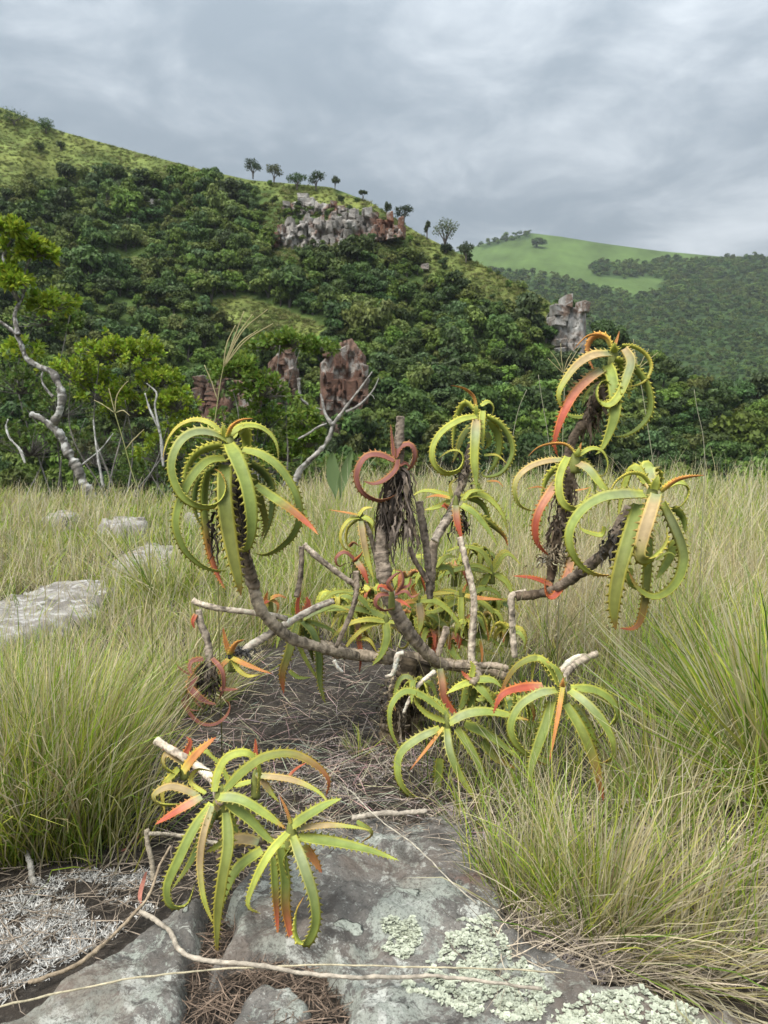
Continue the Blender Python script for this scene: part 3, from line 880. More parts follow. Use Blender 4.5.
tk = [(zpath(zl, "285,850 250,790 235,750 205,700 185,650 150,615 120,595 92,583", DT, 30), 0.085, 0.045),
      (zpath(zl, "160,612,0 178,575,-8 186,525,-8 172,485,-5 155,455,0 118,440,5 80,415,8 62,370,8 42,338,5 15,315,5 -15,295,5", DT, 40), 0.062, 0.022),
      (zpath(zl, "55,345 48,315,5 44,285,8 55,255,8 66,235,8 75,205,10 82,180,8 95,170,5 108,172,5", DT, 26), 0.034, 0.015),
      (zpath(zl, "70,220,8 72,185,10 76,150,12 85,125,12 96,112,12", DT, 16), 0.03, 0.015),
      (zpath(zl, "58,245,8 40,215,0 28,180,0 18,145,-5 10,110,-5 20,85,-5 35,62,-5", DT, 22), 0.032, 0.014),
      (zpath(zl, "20,110 5,80 -20,60", DT, 8), 0.018, 0.010),
      (zpath(zl, "160,530 140,510 125,480 128,455", DT, 8), 0.022, 0.010)]
woody('crooked tree with lichen-whitened trunk and tufts of bright leaves at its tips', 'tree', (94, 500), DT, tk,
      [(12, 230, 15, 8, 22, -0.1), (35, 251, 16, 9, 26, 0.1), (14, 282, 14, 8, 18, 0.0), (-12, 245, 14, 8, 14, 0.0), (50, 305, 25, 10, 20, 0.4), (25, 352, 16, 10, 14, 0.4), (8, 270, 6, 8, 8, 0)],
      BR, 0.10, seed=5, cat='tree', bark=(0.15, 0.14, 0.125), lich=0.7)
def stems(base_px, D, ends, r0=0.03, seed=0, depth=0.0):
    r = np.random.default_rng(seed)
    b = P(base_px[0], base_px[1], D); b[2] = min(b[2], ground_z(b[0], b[1])) - 0.05
    out = []
    for (x, y) in ends:
        t = P(x, y, D + depth)
        m1 = b + (t - b) * 0.35 + r.standard_normal(3) * 0.08 * np.linalg.norm(t - b) * np.array([1, 1, 0.3])
        m2 = b + (t - b) * 0.7 + r.standard_normal(3) * 0.06 * np.linalg.norm(t - b)
        out.append((resample(np.array([b + r.standard_normal(3) * 0.05, m1, m2, t]), 14), r0 * 0.65, r0 * 0.15))
    return out
woody('dense bright green shrub beside the crooked tree, full of small leaves', 'shrub', (110, 500), 13.5,
      stems((115, 500), 13.5, [(70, 380), (100, 355), (130, 350), (155, 375), (175, 400), (125, 400)], 0.04, 1),
      [(75, 372, 26, 16, 34, 0.3), (112, 350, 26, 14, 40, 0), (138, 352, 22, 14, 34, 0), (158, 378, 22, 14, 30, 0), (100, 390, 30, 18, 34, 0.3), (140, 405, 30, 18, 30, 0.5), (178, 402, 18, 14, 22, -0.2), (182, 432, 20, 16, 24, 0), (160, 450, 26, 20, 24, 0.3)],
      BR, 0.085, seed=11)
woody('grey-green small-leaved shrub growing behind the crooked tree', 'shrub', (60, 500), 15.0,
      stems((60, 500), 15.0, [(40, 310), (70, 315), (55, 360), (20, 400), (85, 420)], 0.04, 2),
      [(45, 315, 26, 16, 34, 0), (70, 325, 16, 14, 22, 0.2), (20, 380, 26, 22, 34, 0), (60, 400, 34, 26, 40, 0), (30, 440, 36, 26, 36, 0.0), (90, 450, 36, 24, 36, 0.2), (-10, 420, 30, 30, 24, 0), (-30, 340, 30, 26, 20, 0)],
      MID, 0.085, seed=12)
woody('dull olive shrub with many bare grey twigs in front of the brown rock face', 'shrub', (150, 500), 14.2,
      stems((155, 500), 14.2, [(150, 390), (165, 400), (130, 420), (175, 410), (140, 380), (120, 440), (100, 470)], 0.022, 3),
      [(160, 400, 24, 18, 10, 0), (130, 430, 30, 20, 12, 0), (95, 455, 24, 18, 10, 0)], GREY, 0.10, seed=13)
zr = Zm(180, 300, 3.2)
woody('bright green shrub with spreading layered leaves in front of the stone pillars', 'shrub', (255, 500), 12.5,
      stems((258, 500), 12.5, [(225, 365), (245, 370), (265, 385), (280, 345), (300, 350), (315, 420), (235, 420)], 0.028, 4) +
      [(zpath(zr, "380,250 382,290 388,318 420,340 455,352", 12.5, 12), 0.03, 0.015)],
      [(240, 370, 20, 12, 28, -0.2), (262, 388, 24, 14, 30, -0.2), (222, 372, 12, 10, 12, 0), (290, 342, 26, 8, 26, 0.2), (318, 348, 20, 8, 20, 0.4), (265, 420, 26, 16, 22, 0), (305, 420, 14, 12, 18, -0.2), (308, 440, 16, 12, 18, -0.2), (270, 345, 18, 7, 14, 0.3), (230, 430, 30, 20, 24, 0.3), (285, 450, 26, 18, 22, 0.2)],
      (0.16, 0.24, 0.040), 0.09, seed=14)
woody('dark leafy shrub rooted low behind the tall grass on the ledge', 'shrub', (200, 500), 15.5,
      stems((205, 500), 15.5, [(190, 440), (215, 440), (240, 450)], 0.03, 6),
      [(190, 445, 34, 20, 36, 0), (230, 455, 36, 20, 36, 0), (270, 465, 30, 16, 30, 0.2), (330, 470, 34, 14, 30, 0.4), (150, 470, 30, 16, 26, 0)], MID, 0.10, seed=15)
DD = 8.5
woody('bare forked grey dead branch rising from the grass', 'dead_branch', (297, 490), DD,
      [(zpath(zr, "360,610 385,545 400,525 445,485 475,445 490,400 515,365 540,330 575,285 615,230", DD, 34), 0.034, 0.008),
       (zpath(zr, "488,400 470,375 460,350 455,320 450,300", DD, 10), 0.026, 0.008),
       (zpath(zr, "530,358 560,345 590,322 620,285 636,250", DD, 14), 0.016, 0.005),
       (zpath(zr, "605,300 618,308 622,318", DD, 5), 0.007, 0.003),
       (zpath(zr, "378,445 410,428 440,408 470,396", DD, 8), 0.012, 0.012),
       (zpath(zr, "365,580 380,540 410,520", DD, 8), 0.02, 0.012)], [], MID, 0.1, bark=(0.24, 0.225, 0.205), seed=16, cat='dead branch')
zq = Zm(0, 220, 3.0)
woody('slender bleached dead stem zigzagging at the ledge beside the crooked tree', 'dead_branch', (25, 500), 10.2,
      [(zpath(zq, "75,730 60,690 30,655 18,620 25,598", 10.2, 14), 0.02, 0.010)], [], MID, 0.1, bark=(0.42, 0.41, 0.38), seed=17, cat='dead branch')
woody('pale twisted dead stems standing inside the olive shrub', 'dead_branch', (155, 500), 13.0,
      [(zpath(zq, "490,740 480,640 450,570 435,520", 13, 14), 0.03, 0.012), (zpath(zq, "480,640 465,560 470,520 440,490", 13, 12), 0.025, 0.010),
       (zpath(zq, "310,800 295,720 285,650 280,600", 13, 12), 0.025, 0.010), (zpath(zq, "245,735 300,690 340,640", 13, 10), 0.014, 0.008)], [], MID, 0.1, bark=(0.42, 0.41, 0.38), seed=18, cat='dead branch')

# broad spoon-leaved plant behind the dead branch
D5 = 6.6
base = G(345, 545); e = empty('spoon_leaved_plant', base, 'plant with broad smooth blue-green paddle leaves standing behind the aloe bush', 'plant')
for s, w in [("500,640 494,590 490,550 487,520 488,484", 44), ("512,640 520,590 530,545 540,510 550,478", 34)]:
    p = zpath(zr, s, D5, 14); n = len(p); t = np.linspace(0, 1, n)
    hw = w / 3.2 / FPX * D5 / 2 * np.sin(np.pi * np.clip(t * 0.9 + 0.1, 0, 1)) ** 0.6 * smooth(0, 0.55, t + 0.08)
    g = Geo(); wv = np.tile(unit(np.array([1.0, 0.15, 0.1])), (n, 1))
    v = np.concatenate([p - wv * hw[:, None] + np.array([0, -0.02, 0]), p, p + wv * hw[:, None] + np.array([0, -0.02, 0])])
    i = np.arange(n - 1); f = np.concatenate([np.stack([i, i + n, i + n + 1, i + 1], 1), np.stack([i + n, i + 2 * n, i + 2 * n + 1, i + n + 1], 1)])
    g.add(v, f, np.array([0.17, 0.24, 0.10]))
    link('leaf', g.mesh('leaf', base), M['leafy'], e)

# ------------------------------------------------------------------ the aloes
COL = dict(blush=(0.34, 0.255, 0.13), green=(0.185, 0.235, 0.055), lime=(0.30, 0.34, 0.068), yel=(0.40, 0.36, 0.075), grey=(0.25, 0.285, 0.14), pink=(0.42, 0.21, 0.125), red=(0.35, 0.080, 0.045),
           orange=(0.46, 0.200, 0.070), brown=(0.20, 0.095, 0.030), dull=(0.205, 0.078, 0.062), olive=(0.15, 0.160, 0.035), dark=(0.10, 0.140, 0.040))
STY = {'g': [(0, 'lime'), (0.18, 'green'), (0.75, 'green'), (1, 'lime')],
       'h': [(0, 'lime'), (0.12, 'grey'), (0.5, 'green'), (0.85, 'lime'), (1, 'orange')],
       'y': [(0, 'lime'), (0.5, 'yel'), (0.9, 'yel'), (1, 'orange')],
       'l': [(0, 'lime'), (0.3, 'lime'), (0.8, 'lime'), (1, 'yel')],
       'p': [(0, 'blush'), (0.25, 'grey'), (0.5, 'lime'), (0.9, 'green'), (1, 'lime')],
       'q': [(0, 'grey'), (0.15, 'blush'), (0.45, 'blush'), (0.75, 'lime'), (1, 'yel')],
       't': [(0, 'green'), (0.35, 'green'), (0.6, 'brown'), (0.85, 'red'), (1, 'orange')],
       'u': [(0, 'green'), (0.5, 'olive'), (0.8, 'brown'), (1, 'red')],
       'r': [(0, 'pink'), (0.25, 'red'), (0.8, 'red'), (1, 'red')],
       'o': [(0, 'yel'), (0.3, 'orange'), (0.8, 'orange'), (1, 'red')],
       'd': [(0, 'dull'), (0.5, 'dull'), (1, 'dull')],
       'm': [(0, 'grey'), (0.25, 'pink'), (0.6, 'red'), (1, 'red')],
       'e': [(0, 'green'), (0.6, 'olive'), (0.9, 'olive'), (1, 'brown')],
       'k': [(0, 'dark'), (0.6, 'dark'), (1, 'olive')]}
def style_col(st, t, r):
    k = STY[st]
    a = np.array([q[0] for q in k]); c = np.array([COL[q[1]] for q in k])
    c = c * (1 + 0.08 * r.standard_normal((len(k), 1)))
    return np.stack([np.interp(t, a, c[:, j]) for j in range(3)], 1)
LEAF_SEED = [0]
def aloe_leaf(px, py, Dp, wpx, st, taper, parent, origin, roll=0.0):
    LEAF_SEED[0] += 1
    r = np.random.default_rng(LEAF_SEED[0])
    ctrl = P(px, py, Dp)
    Lpx = np.sum(np.hypot(np.diff(px), np.diff(py)))
    n = int(np.clip(Lpx / 3.2, 12, 64))
    p = resample(ctrl, n); n1 = len(p)
    t = np.linspace(0, 1, n1)
    T = unit(np.gradient(p, axis=0))
    V = unit(p - CAMV)
    d = p - p[0]; far = d[np.argmax(np.hypot(d[:, 0], d[:, 1]))]
    az = np.array([far[0], far[1], 0]); L = np.linalg.norm(az)
    Wc = unit(np.cross(T, V))
    if L > 0.02:
        W0 = np.array([-az[1], az[0], 0]) / L
        if np.mean(Wc[: n1 // 2] @ W0) < 0: W0 = -W0
        b = 0.42
        W = unit(W0 * (1 - b) + Wc * b)
    else:
        W = Wc
    W = unit(W - T * np.sum(W * T, 1, keepdims=True))
    for i in range(1, n1):
        if W[i] @ W[i - 1] < 0: W[i] = -W[i]
    for _ in range(3):
        W[1:-1] = (W[:-2] + 2 * W[1:-1] + W[2:]) / 4
    W = unit(W - T * np.sum(W * T, 1, keepdims=True))
    N = np.cross(W, T)
    if np.mean(N[: max(3, n1 // 3), 2] - 0.4 * (N * V)[: max(3, n1 // 3)].sum(1)) < 0: N = -N
    vis = np.mean(np.abs(np.sum(W * Wc, 1)))
    w = wpx / FPX * np.mean(Dp) * 0.5
    vl = np.clip(np.abs(np.sum(W * Wc, 1)) + 0.12, 0.72, 1.0)
    for _ in range(12):
        vl[1:-1] = (vl[:-2] + 2 * vl[1:-1] + vl[2:]) / 4
    prof = (0.80 + 0.20 * smooth(0, 0.15, t)) * np.maximum(1 - t ** taper, 0.02) ** 0.9
    hw = w * prof / vl * 0.83
    # wavy surface, channelled on top, fleshy below
    s = np.array([-1, -0.62, 0, 0.62, 1, 0.6, 0, -0.6])
    up = np.array([0.36, 0.13, 0.0, 0.13, 0.36, -0.14, -0.32, -0.14])
    wob = 1 + 0.05 * np.sin(t * r.uniform(9, 16) + r.uniform(0, 6))
    v = p[:, None] + W[:, None] * (hw * wob)[:, None, None] * s[None, :, None] + N[:, None] * hw[:, None, None] * up[None, :, None]
    base = style_col(st, t, r)
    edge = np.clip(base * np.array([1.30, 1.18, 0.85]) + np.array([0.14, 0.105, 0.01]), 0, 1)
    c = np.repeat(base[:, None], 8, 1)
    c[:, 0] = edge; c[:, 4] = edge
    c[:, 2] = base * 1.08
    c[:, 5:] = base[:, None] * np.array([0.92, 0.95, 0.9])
    c *= (1 + 0.16 * fbm(np.repeat(t[:, None] * 9 + LEAF_SEED[0], 8, 1), np.repeat(s[None] * 1.2 + 20, n1, 0), 3))[..., None]
    v = v.reshape(-1, 3); c = c.reshape(-1, 3)
    i = np.arange(n1 - 1)[:, None] * 8; k = np.arange(8)[None]
    f4 = np.stack([i + k, i + (k + 1) % 8, i + 8 + (k + 1) % 8, i + 8 + k], -1).reshape(-1, 4)
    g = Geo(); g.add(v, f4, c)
    # marginal teeth
    seg = np.concatenate([[0], np.cumsum(np.linalg.norm(np.diff(p, axis=0), axis=1))])
    tv = []; tf = []; tcn = []
    for sd in (-1, 1):
        u = w * 0.3 + r.uniform(0, w * 0.4)
        while u < seg[-1] * 0.97:
            q = np.interp(u, seg, np.arange(n1)); j = int(min(q, n1 - 2)); fr = q - j
            lw = np.interp(u, seg, hw)
            ip = lambda A: A[j] * (1 - fr) + A[j + 1] * fr
            h = (0.37 * lw + 0.24 * w) * r.uniform(0.75, 1.15); bl = 0.28 * lw + 0.18 * w
            ctr = ip(p) + ip(W) * sd * lw * 0.97 + ip(N) * lw * 0.34
            a = ctr - ip(T) * bl * 0.6; bb = ctr + ip(T) * bl * 0.6
            tip = ctr + ip(W) * sd * h + ip(T) * bl * 0.45 + ip(N) * h * 0.25
            lo = ctr - ip(N) * bl * 0.5
            m = len(tv)
            tv += [a, bb, tip, lo]; tf += [(m, m + 1, m + 2), (m + 1, m + 3, m + 2), (m + 3, m, m + 2)]
            ec = ip(edge); tipc = ec * 0.35 + np.array([0.66, 0.52, 0.16]) * 0.65 if st not in 'rdm' else ec * 0.5 + np.array([0.5, 0.2, 0.11]) * 0.5
            tcn += [ec, ec, tipc, ec]
            u += (0.62 * lw + 0.40 * w) * r.uniform(0.85, 1.15)
    if tv:
        g.add(np.array(tv), np.array(tf), np.array(tcn))
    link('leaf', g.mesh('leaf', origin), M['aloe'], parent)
def rosette(root, rootpos, z, scale, D, centre, leaves, core=0.022):
    """centre in zoom pixels; leaves: (path, width in zoom pixels, style[, taper]) ; depth offsets in cm"""
    cx, cy = z(*centre)
    c0 = P(cx, cy, D)
    me = Geo()
    th = np.linspace(0, 1, 9)
    me.add2(*tube(c0 + np.array([0, 0.012, -0.05]) + np.stack([0 * th, 0 * th, 0.075 * th], 1), core * np.sqrt(np.maximum(1 - th ** 2 * 0.97, 0.02)), 10, np.array([0.20, 0.22, 0.06])))
    ro = link('rosette', me.mesh('rosette', c0), M['aloe'], root)
    ro.location = Vector(c0 - rootpos)
    for L in leaves:
        a = pts(L[0]); x, y = z(a[:, 0], a[:, 1])
        aloe_leaf(x, y, D + a[:, 2] * 0.01, L[1] / scale, L[2], L[3] if len(L) > 3 else 2.2, ro, c0)
    return ro
def aloe_stem(root, rootpos, z, scale, D, path, w0, w1, name='branch', tone=(0.27, 0.245, 0.215), dark=0.25, ring=True, mat='bark'):
    a = pts(path); x, y = z(a[:, 0], a[:, 1])
    ctrl = P(x, y, D + a[:, 2] * 0.01)
    L = np.sum(np.linalg.norm(np.diff(ctrl, axis=0), axis=1))
    n = int(np.clip(L / 0.006, 8, 220))
    p = resample(ctrl, n)
    r = np.random.default_rng(len(path) + int(w0 * 3))
    k = D / FPX / scale * 0.5
    rad = np.linspace(w0, w1, n + 1) * k
    u = np.linspace(0, L, n + 1)
    nr = max(3, int(L / 0.013))
    ph = np.interp(u, np.sort(r.uniform(0, L, nr)), np.arange(nr)) % 1.0
    if ring:
        rad = rad * (1 + 0.05 * (ph - 0.5) + 0.22 * fbm(u * 60, u * 0 + w0, 3))
    p = p + np.cumsum(r.standard_normal((n + 1, 3)) * rad[:, None] * 0.012, 0) * np.linspace(0, 1, n + 1)[:, None] * np.linspace(1, 0, n + 1)[:, None] * 2
    th_ = np.linspace(0, 6.28, 10, endpoint=False)
    UU = np.repeat(u[:, None], 10, 1); AA = np.repeat((np.cos(th_) * 0.9 + 31)[None], n + 1, 0); BB = np.repeat((np.sin(th_) * 0.9 + 11)[None], n + 1, 0)
    streak = fbm(UU * 170 + BB, AA, 3); patch = fbm(UU * 28 + 5, AA * 1.6 + BB, 4)
    c = np.array(tone) * np.array([1.45, 1.30, 1.12]) * np.clip(1.0 + 0.55 * streak + 0.5 * patch + 0.20 * (ph[:, None] - 0.5), 0.2, 2)[..., None]
    c = np.where((streak + patch < -0.46 + dark * 0.4)[..., None], c * 0.55, c)
    g = Geo(); g.add2(*tube(p, rad, 10, np.clip(c, 0.02, 0.7), jitter=0.06))
    link(name, g.mesh(name, rootpos), M[mat], root)
    return p
def skirt(root, rootpos, z, D, path, n, length, w, seed, tone=(0.055, 0.044, 0.036), spread=0.03, drop=1.0):
    n = int(n * 1.5)
    """shrivelled old leaves hanging round a stem"""
    r = np.random.default_rng(seed)
    a = pts(path); x, y = z(a[:, 0], a[:, 1])
    line = resample(P(x, y, D + a[:, 2] * 0.01), 40)
    g = Geo()
    for k in range(n):
        s = line[int(r.integers(0, 41))]
        ang = r.uniform(0, 2 * np.pi)
        d = np.array([np.cos(ang), np.sin(ang), 0])
        L = length * r.uniform(0.4, 1.2); m = 9
        t = np.linspace(0, 1, m)[:, None]
        p = s + d * spread * (0.35 + 1.1 * np.sqrt(t) - 0.5 * t) + np.array([0, 0, -1.0]) * L * t ** 1.2 * drop
        p = p + np.cumsum(r.standard_normal((m, 3)) * 0.0045, 0)
        tw = r.uniform(0, 3, 1) + np.linspace(0, r.uniform(-3, 3), m)
        wv = np.stack([np.cos(tw), np.sin(tw), 0.2 * np.sin(tw * 2)], 1)
        hw = w * r.uniform(0.4, 1.2) * (1 - 0.8 * t[:, 0] ** 2) * (1 + 0.25 * r.standard_normal(m))
        tc_ = np.array(tone) * r.uniform(0.45, 1.7) * (1 + 0.2 * r.standard_normal((m, 1)))
        if r.random() < 0.15: tc_ = tc_ * 2.4 + np.array([0.03, 0.02, 0.0])
        g.add(*strip(p, unit(wv), np.abs(hw), np.clip(tc_, 0.012, 0.5)))
    link('dry_leaves', g.mesh('dry_leaves', rootpos), M['dry'], root, kind='stuff')

ROOT = G(412, 735)
bush = empty('aloe_bush', ROOT, 'big many-branched aloe bush of curling toothed rosettes on bare grey stems', 'aloe')
zA = Zm(150, 400, 4.042); zB = Zm(500, 320, 3.657); zC = Zm(500, 440, 3.657); zE = Zm(320, 380, 3.84); zG = Zm(170, 540, 4.042); zL = Zm(380, 640, 2.954); zO = Zm(130, 720, 2.648); zT = Zm(320, 540, 3.49)
R = lambda *a: rosette(bush, ROOT, *a)
S = lambda *a, **k: aloe_stem(bush, ROOT, *a, **k)
K = lambda *a, **k: skirt(bush, ROOT, *a, **k)

# rosette A: the large green one on the left arm
R(zA, 4.042, 2.35, (318, 170), [
    ("295,140,0 240,95,0 180,82,2 120,105,3 80,150,3 58,205,3 52,242,3", 28, 'y'),
    ("308,165,0 250,138,-4 180,135,-8 125,170,-11 92,240,-12 95,310,-12 130,385,-12 190,425,-12 250,428,-11 290,400,-10 306,350,-9 290,300,-8 262,278,-8", 50, 'h', 2.6),
    ("300,185,2 240,195,4 190,220,6 155,270,7 143,330,7 150,390,6 175,420,5", 46, 'l'),
    ("305,240,-2 240,248,-6 190,290,-9 150,350,-10 118,430,-10 108,510,-10 140,600,-9 200,662,-8 260,688,-7 318,688,-6", 50, 'g', 3.0),
    ("318,178,-2 350,240,-10 385,330,-13 406,430,-14 410,520,-13 396,590,-11 365,608,-9 350,580,-8", 72, 'g', 3.4),
    ("305,262,-2 300,330,-7 302,420,-10 315,520,-11 335,630,-12 355,720,-12 368,792,-11", 76, 'e', 5.0),
    ("325,145,0 370,110,2 430,108,4 480,135,6 510,180,6 520,242,5", 35, 'l'),
    ("370,205,-2 440,220,-4 510,265,-5 560,330,-5 592,400,-5 600,480,-4 570,550,-3 510,605,-2 460,625,0 415,615,2", 46, 'g', 3.2),
    ("425,345,-2 480,385,-6 540,425,-10 600,470,-13 655,518,-15 680,545,-16", 50, 't', 4.0),
    ("400,255,5 450,290,9 485,340,12 492,420,13 480,500,12 455,575,10", 46, 'k', 2.6),
    ("350,150,2 375,120,6 388,150,10 388,200,12 385,280,12", 56, 'l', 3.0),
    ("235,290,4 222,370,8 222,450,10 230,540,10 250,640,10 280,720,8 306,768,6", 46, 't', 3.5),
    ("270,270,4 200,330,8 180,400,9 190,470,9 215,520,9", 44, 'k'),
    ("350,300,4 360,420,7 362,520,8 372,600,8", 50, 'k', 3.2),
    ("420,300,3 455,420,6 470,500,7 450,560,7", 44, 'e', 3.0),
    ("312,150,0 335,105,-2 370,82,-3 418,75,-3", 20, 'o'), ("300,150,0 298,115,-1 292,88,-1", 30, 'l', 1.6), ("310,150,0 322,120,-1 330,92,-1", 26, 'y', 1.6)])
S(zA, 4.042, 2.37, "318,260,0 335,380 350,480,2 378,600,6 400,680,10 425,760,14", 46, 50, tone=(0.16, 0.14, 0.12))
K(zA, 2.37, "320,300,0 340,420,1 365,560,3", 60, 0.10, 0.006, 41, spread=0.035)
K(zA, 2.37, "290,330,0 262,480,1 265,560,1", 22, 0.07, 0.006, 42, spread=0.01)
# its arm down into the main limb
S(zG, 4.042, 2.50, "300,50,0 315,120,0 345,215,1 370,285,2 430,352,5 500,402,9 600,432,14 760,470,22", 48, 44, tone=(0.24, 0.22, 0.19))
S(zT, 3.49, 2.74, "-15,365,0 60,388,2 140,402,4 230,412,6 330,412,8 430,432,8 540,448,8 600,455,8 660,480,9", 46, 42, name='trunk', tone=(0.30, 0.27, 0.23))
S(zT, 3.49, 2.74, "440,435,2 520,440,0 580,438,-1 620,440,-2 655,450,-2", 26, 24)
# rosette B: top right
R(zB, 3.657, 2.78, (420, 118), [
    ("408,100,0 395,70,0 365,55,0 325,58,-2 295,80,-3 266,114,-3", 14, 'o'),
    ("402,95,2 385,65,3 350,60,5 325,90,6 325,140,6 345,185,5", 32, 'o'),
    ("402,125,-2 340,132,-6 285,165,-10 240,220,-12 216,270,-13 225,318,-12 245,335,-11", 42, 'q', 3.0),
    ("375,182,-3 330,215,-8 275,270,-11 240,330,-13 212,400,-13 200,455,-12 212,500,-11", 48, 'm', 3.2),
    ("455,105,-2 480,150,-8 465,210,-10 440,270,-11 405,310,-11 370,305,-10 352,270,-9 362,235,-8 390,225,-8 415,262,-8", 42, 'p', 3.0),
    ("445,95,0 490,100,0 535,130,0 552,175,0 530,220,-1 490,240,-2 462,240,-2", 20, 'y'),
    ("420,145,-1 480,170,0 525,220,0 548,280,0 545,340,0 510,390,0 460,420,0 412,427,1", 36, 'g', 3.4),
    ("395,165,-2 410,210,-7 422,280,-10 420,350,-11 398,420,-10 370,475,-9 348,492,-8", 52, 'g', 4.0),
    ("400,300,2 340,345,3 290,358,2 250,348,1 225,320,1", 28, 'g'),
    ("378,240,-3 335,250,-5 310,285,-6 298,322,-6", 16, 'p'), ("420,220,2 460,262,5 497,248,7", 28, 'g'),
    ("380,200,4 320,240,8 270,300,10 280,340,10", 40, 'k'), ("400,180,5 380,260,10 370,340,10", 45, 'k'), ("430,160,4 470,220,8 470,290,9", 38, 'l'),
    ("418,98,0 430,65,0 437,40,0", 13, 'o', 1.5), ("420,118,0 418,100,-3 420,80,-4", 40, 'l', 1.7)])
S(zB, 3.657, 2.80, "370,230,0 350,300 310,370 280,410 262,450 245,520 225,600", 34, 36, tone=(0.10, 0.085, 0.07))
K(zB, 2.80, "370,240,0 345,310 320,380", 60, 0.09, 0.006, 43, tone=(0.10, 0.075, 0.055), spread=0.03)
# rosette C
R(zC, 3.657, 2.62, (278, 68), [
    ("230,75,-2 170,80,-5 110,100,-7 65,140,-8 55,190,-8 75,240,-7 128,263,-6", 30, 'q', 2.8),
    ("248,62,-3 225,110,-7 215,160,-9 225,220,-10 260,250,-10 300,230,-9 325,190,-8 333,160,-8", 38, 'l', 2.6),
    ("285,60,0 330,33,2 370,40,3 393,80,3 386,120,2 362,142,2", 22, 'l'),
    ("285,88,-1 320,108,-4 355,150,-6 388,195,-7 400,240,-6", 42, 'p', 3.0),
    ("275,48,0 240,18,0 190,15,0 140,28,-2 100,62,-3", 14, 'o'),
    ("222,135,-2 180,200,-6 145,260,-8 130,320,-8 140,380,-7 180,424,-6", 42, 'm', 3.5),
    ("262,395,-2 255,470,-4 225,540,-5 190,578,-5 167,560,-5 162,495,-5", 38, 'm', 3.0),
    ("192,534,0 120,506,-2 46,497,-3", 24, 'r'), ("260,100,4 250,180,8 260,260,9", 36, 'g'), ("240,90,4 180,130,8 150,210,9", 34, 'l'),
    ("300,70,3 340,130,7 350,200,8", 34, 'g'), ("282,55,0 292,30,0 298,8,0", 14, 'o', 1.5), ("278,60,-1 285,45,-2 290,25,-2", 34, 'l', 1.6), ("165,180,-2 140,172,-2 100,178,-2", 9, 'o'), ("275,185,-4 310,180,-5 330,172,-5", 8, 'o')])
S(zC, 3.657, 2.64, "262,100,0 252,150 238,230 215,330 195,430 180,530 150,560 60,572", 34, 34, tone=(0.12, 0.10, 0.08))
K(zC, 2.64, "258,130,0 235,230 205,330", 90, 0.10, 0.006, 44, tone=(0.12, 0.09, 0.065), spread=0.028)
K(zC, 2.63, "230,380,0 190,430 170,450", 90, 0.06, 0.004, 45, tone=(0.22, 0.18, 0.12), spread=0.055, drop=0.5)
S(zT, 3.49, 2.66, "720,182,0 690,188 668,200 670,260 672,320 680,410", 26, 22, tone=(0.34, 0.32, 0.29))
# rosette D: the large right one
R(zC, 3.657, 2.36, (562, 188), [
    ("530,202,-2 450,202,-6 370,215,-9 300,260,-10 258,330,-11 262,400,-11 300,460,-10 350,490,-10 412,496,-9", 52, 'h', 3.2),
    ("572,198,-4 550,270,-10 525,350,-12 512,420,-12 540,440,-11 580,410,-10 608,370,-10 610,328,-10", 62, 'q', 3.2),
    ("508,235,-3 485,320,-8 455,420,-11 430,520,-12 418,620,-12 424,696,-11", 66, 'e', 6.0),
    ("598,228,-2 640,310,-5 668,380,-6 676,440,-6 655,510,-6 610,560,-5 555,575,-4 500,540,-2 470,480,0", 50, 'h', 3.4),
    ("600,178,0 640,157,2 680,165,4 688,200,4 662,240,3 635,250,2", 30, 'l'),
    ("590,190,-1 640,152,-3 690,136,-5 750,130,-7", 24, 'o'),
    ("555,175,0 520,130,-2 470,125,-4 420,160,-5 398,220,-6 398,270,-6 406,308,-6", 20, 'y'),
    ("560,175,2 540,115,5 550,95,8 575,120,10 585,180,11", 62, 'p', 3.0), ("530,160,3 492,102,5 465,150,7 445,220,8 432,300,8", 42, 'l'),
    ("548,340,0 542,450,-1 540,500,-1 530,600,-2 510,670,-2 480,692,-2 436,688,-3", 42, 'u', 4.0),
    ("645,370,5 620,440,6 570,512,6", 50, 'g', 3.0), ("630,245,5 668,290,7 678,345,7", 40, 'g'), ("470,260,4 440,330,7 400,360,8", 40, 'k'),
    ("570,440,2 620,412,3 662,450,3", 10, 'l'), ("480,470,2 475,520,4 520,555,5", 32, 'g'), ("565,180,-1 572,150,-2 580,125,-2", 44, 'l', 1.7), ("385,320,2 370,350,4 300,330,5 290,300,5", 24, 'l')])
S(zC, 3.657, 2.42, "480,250,-2 440,310,0 415,375 350,440,6 260,508,12 190,552,18 150,560,20", 46, 40, tone=(0.13, 0.115, 0.10))
K(zC, 2.40, "470,270,-1 430,340,1 390,410,3", 55, 0.06, 0.006, 46, tone=(0.09, 0.08, 0.07), spread=0.03)
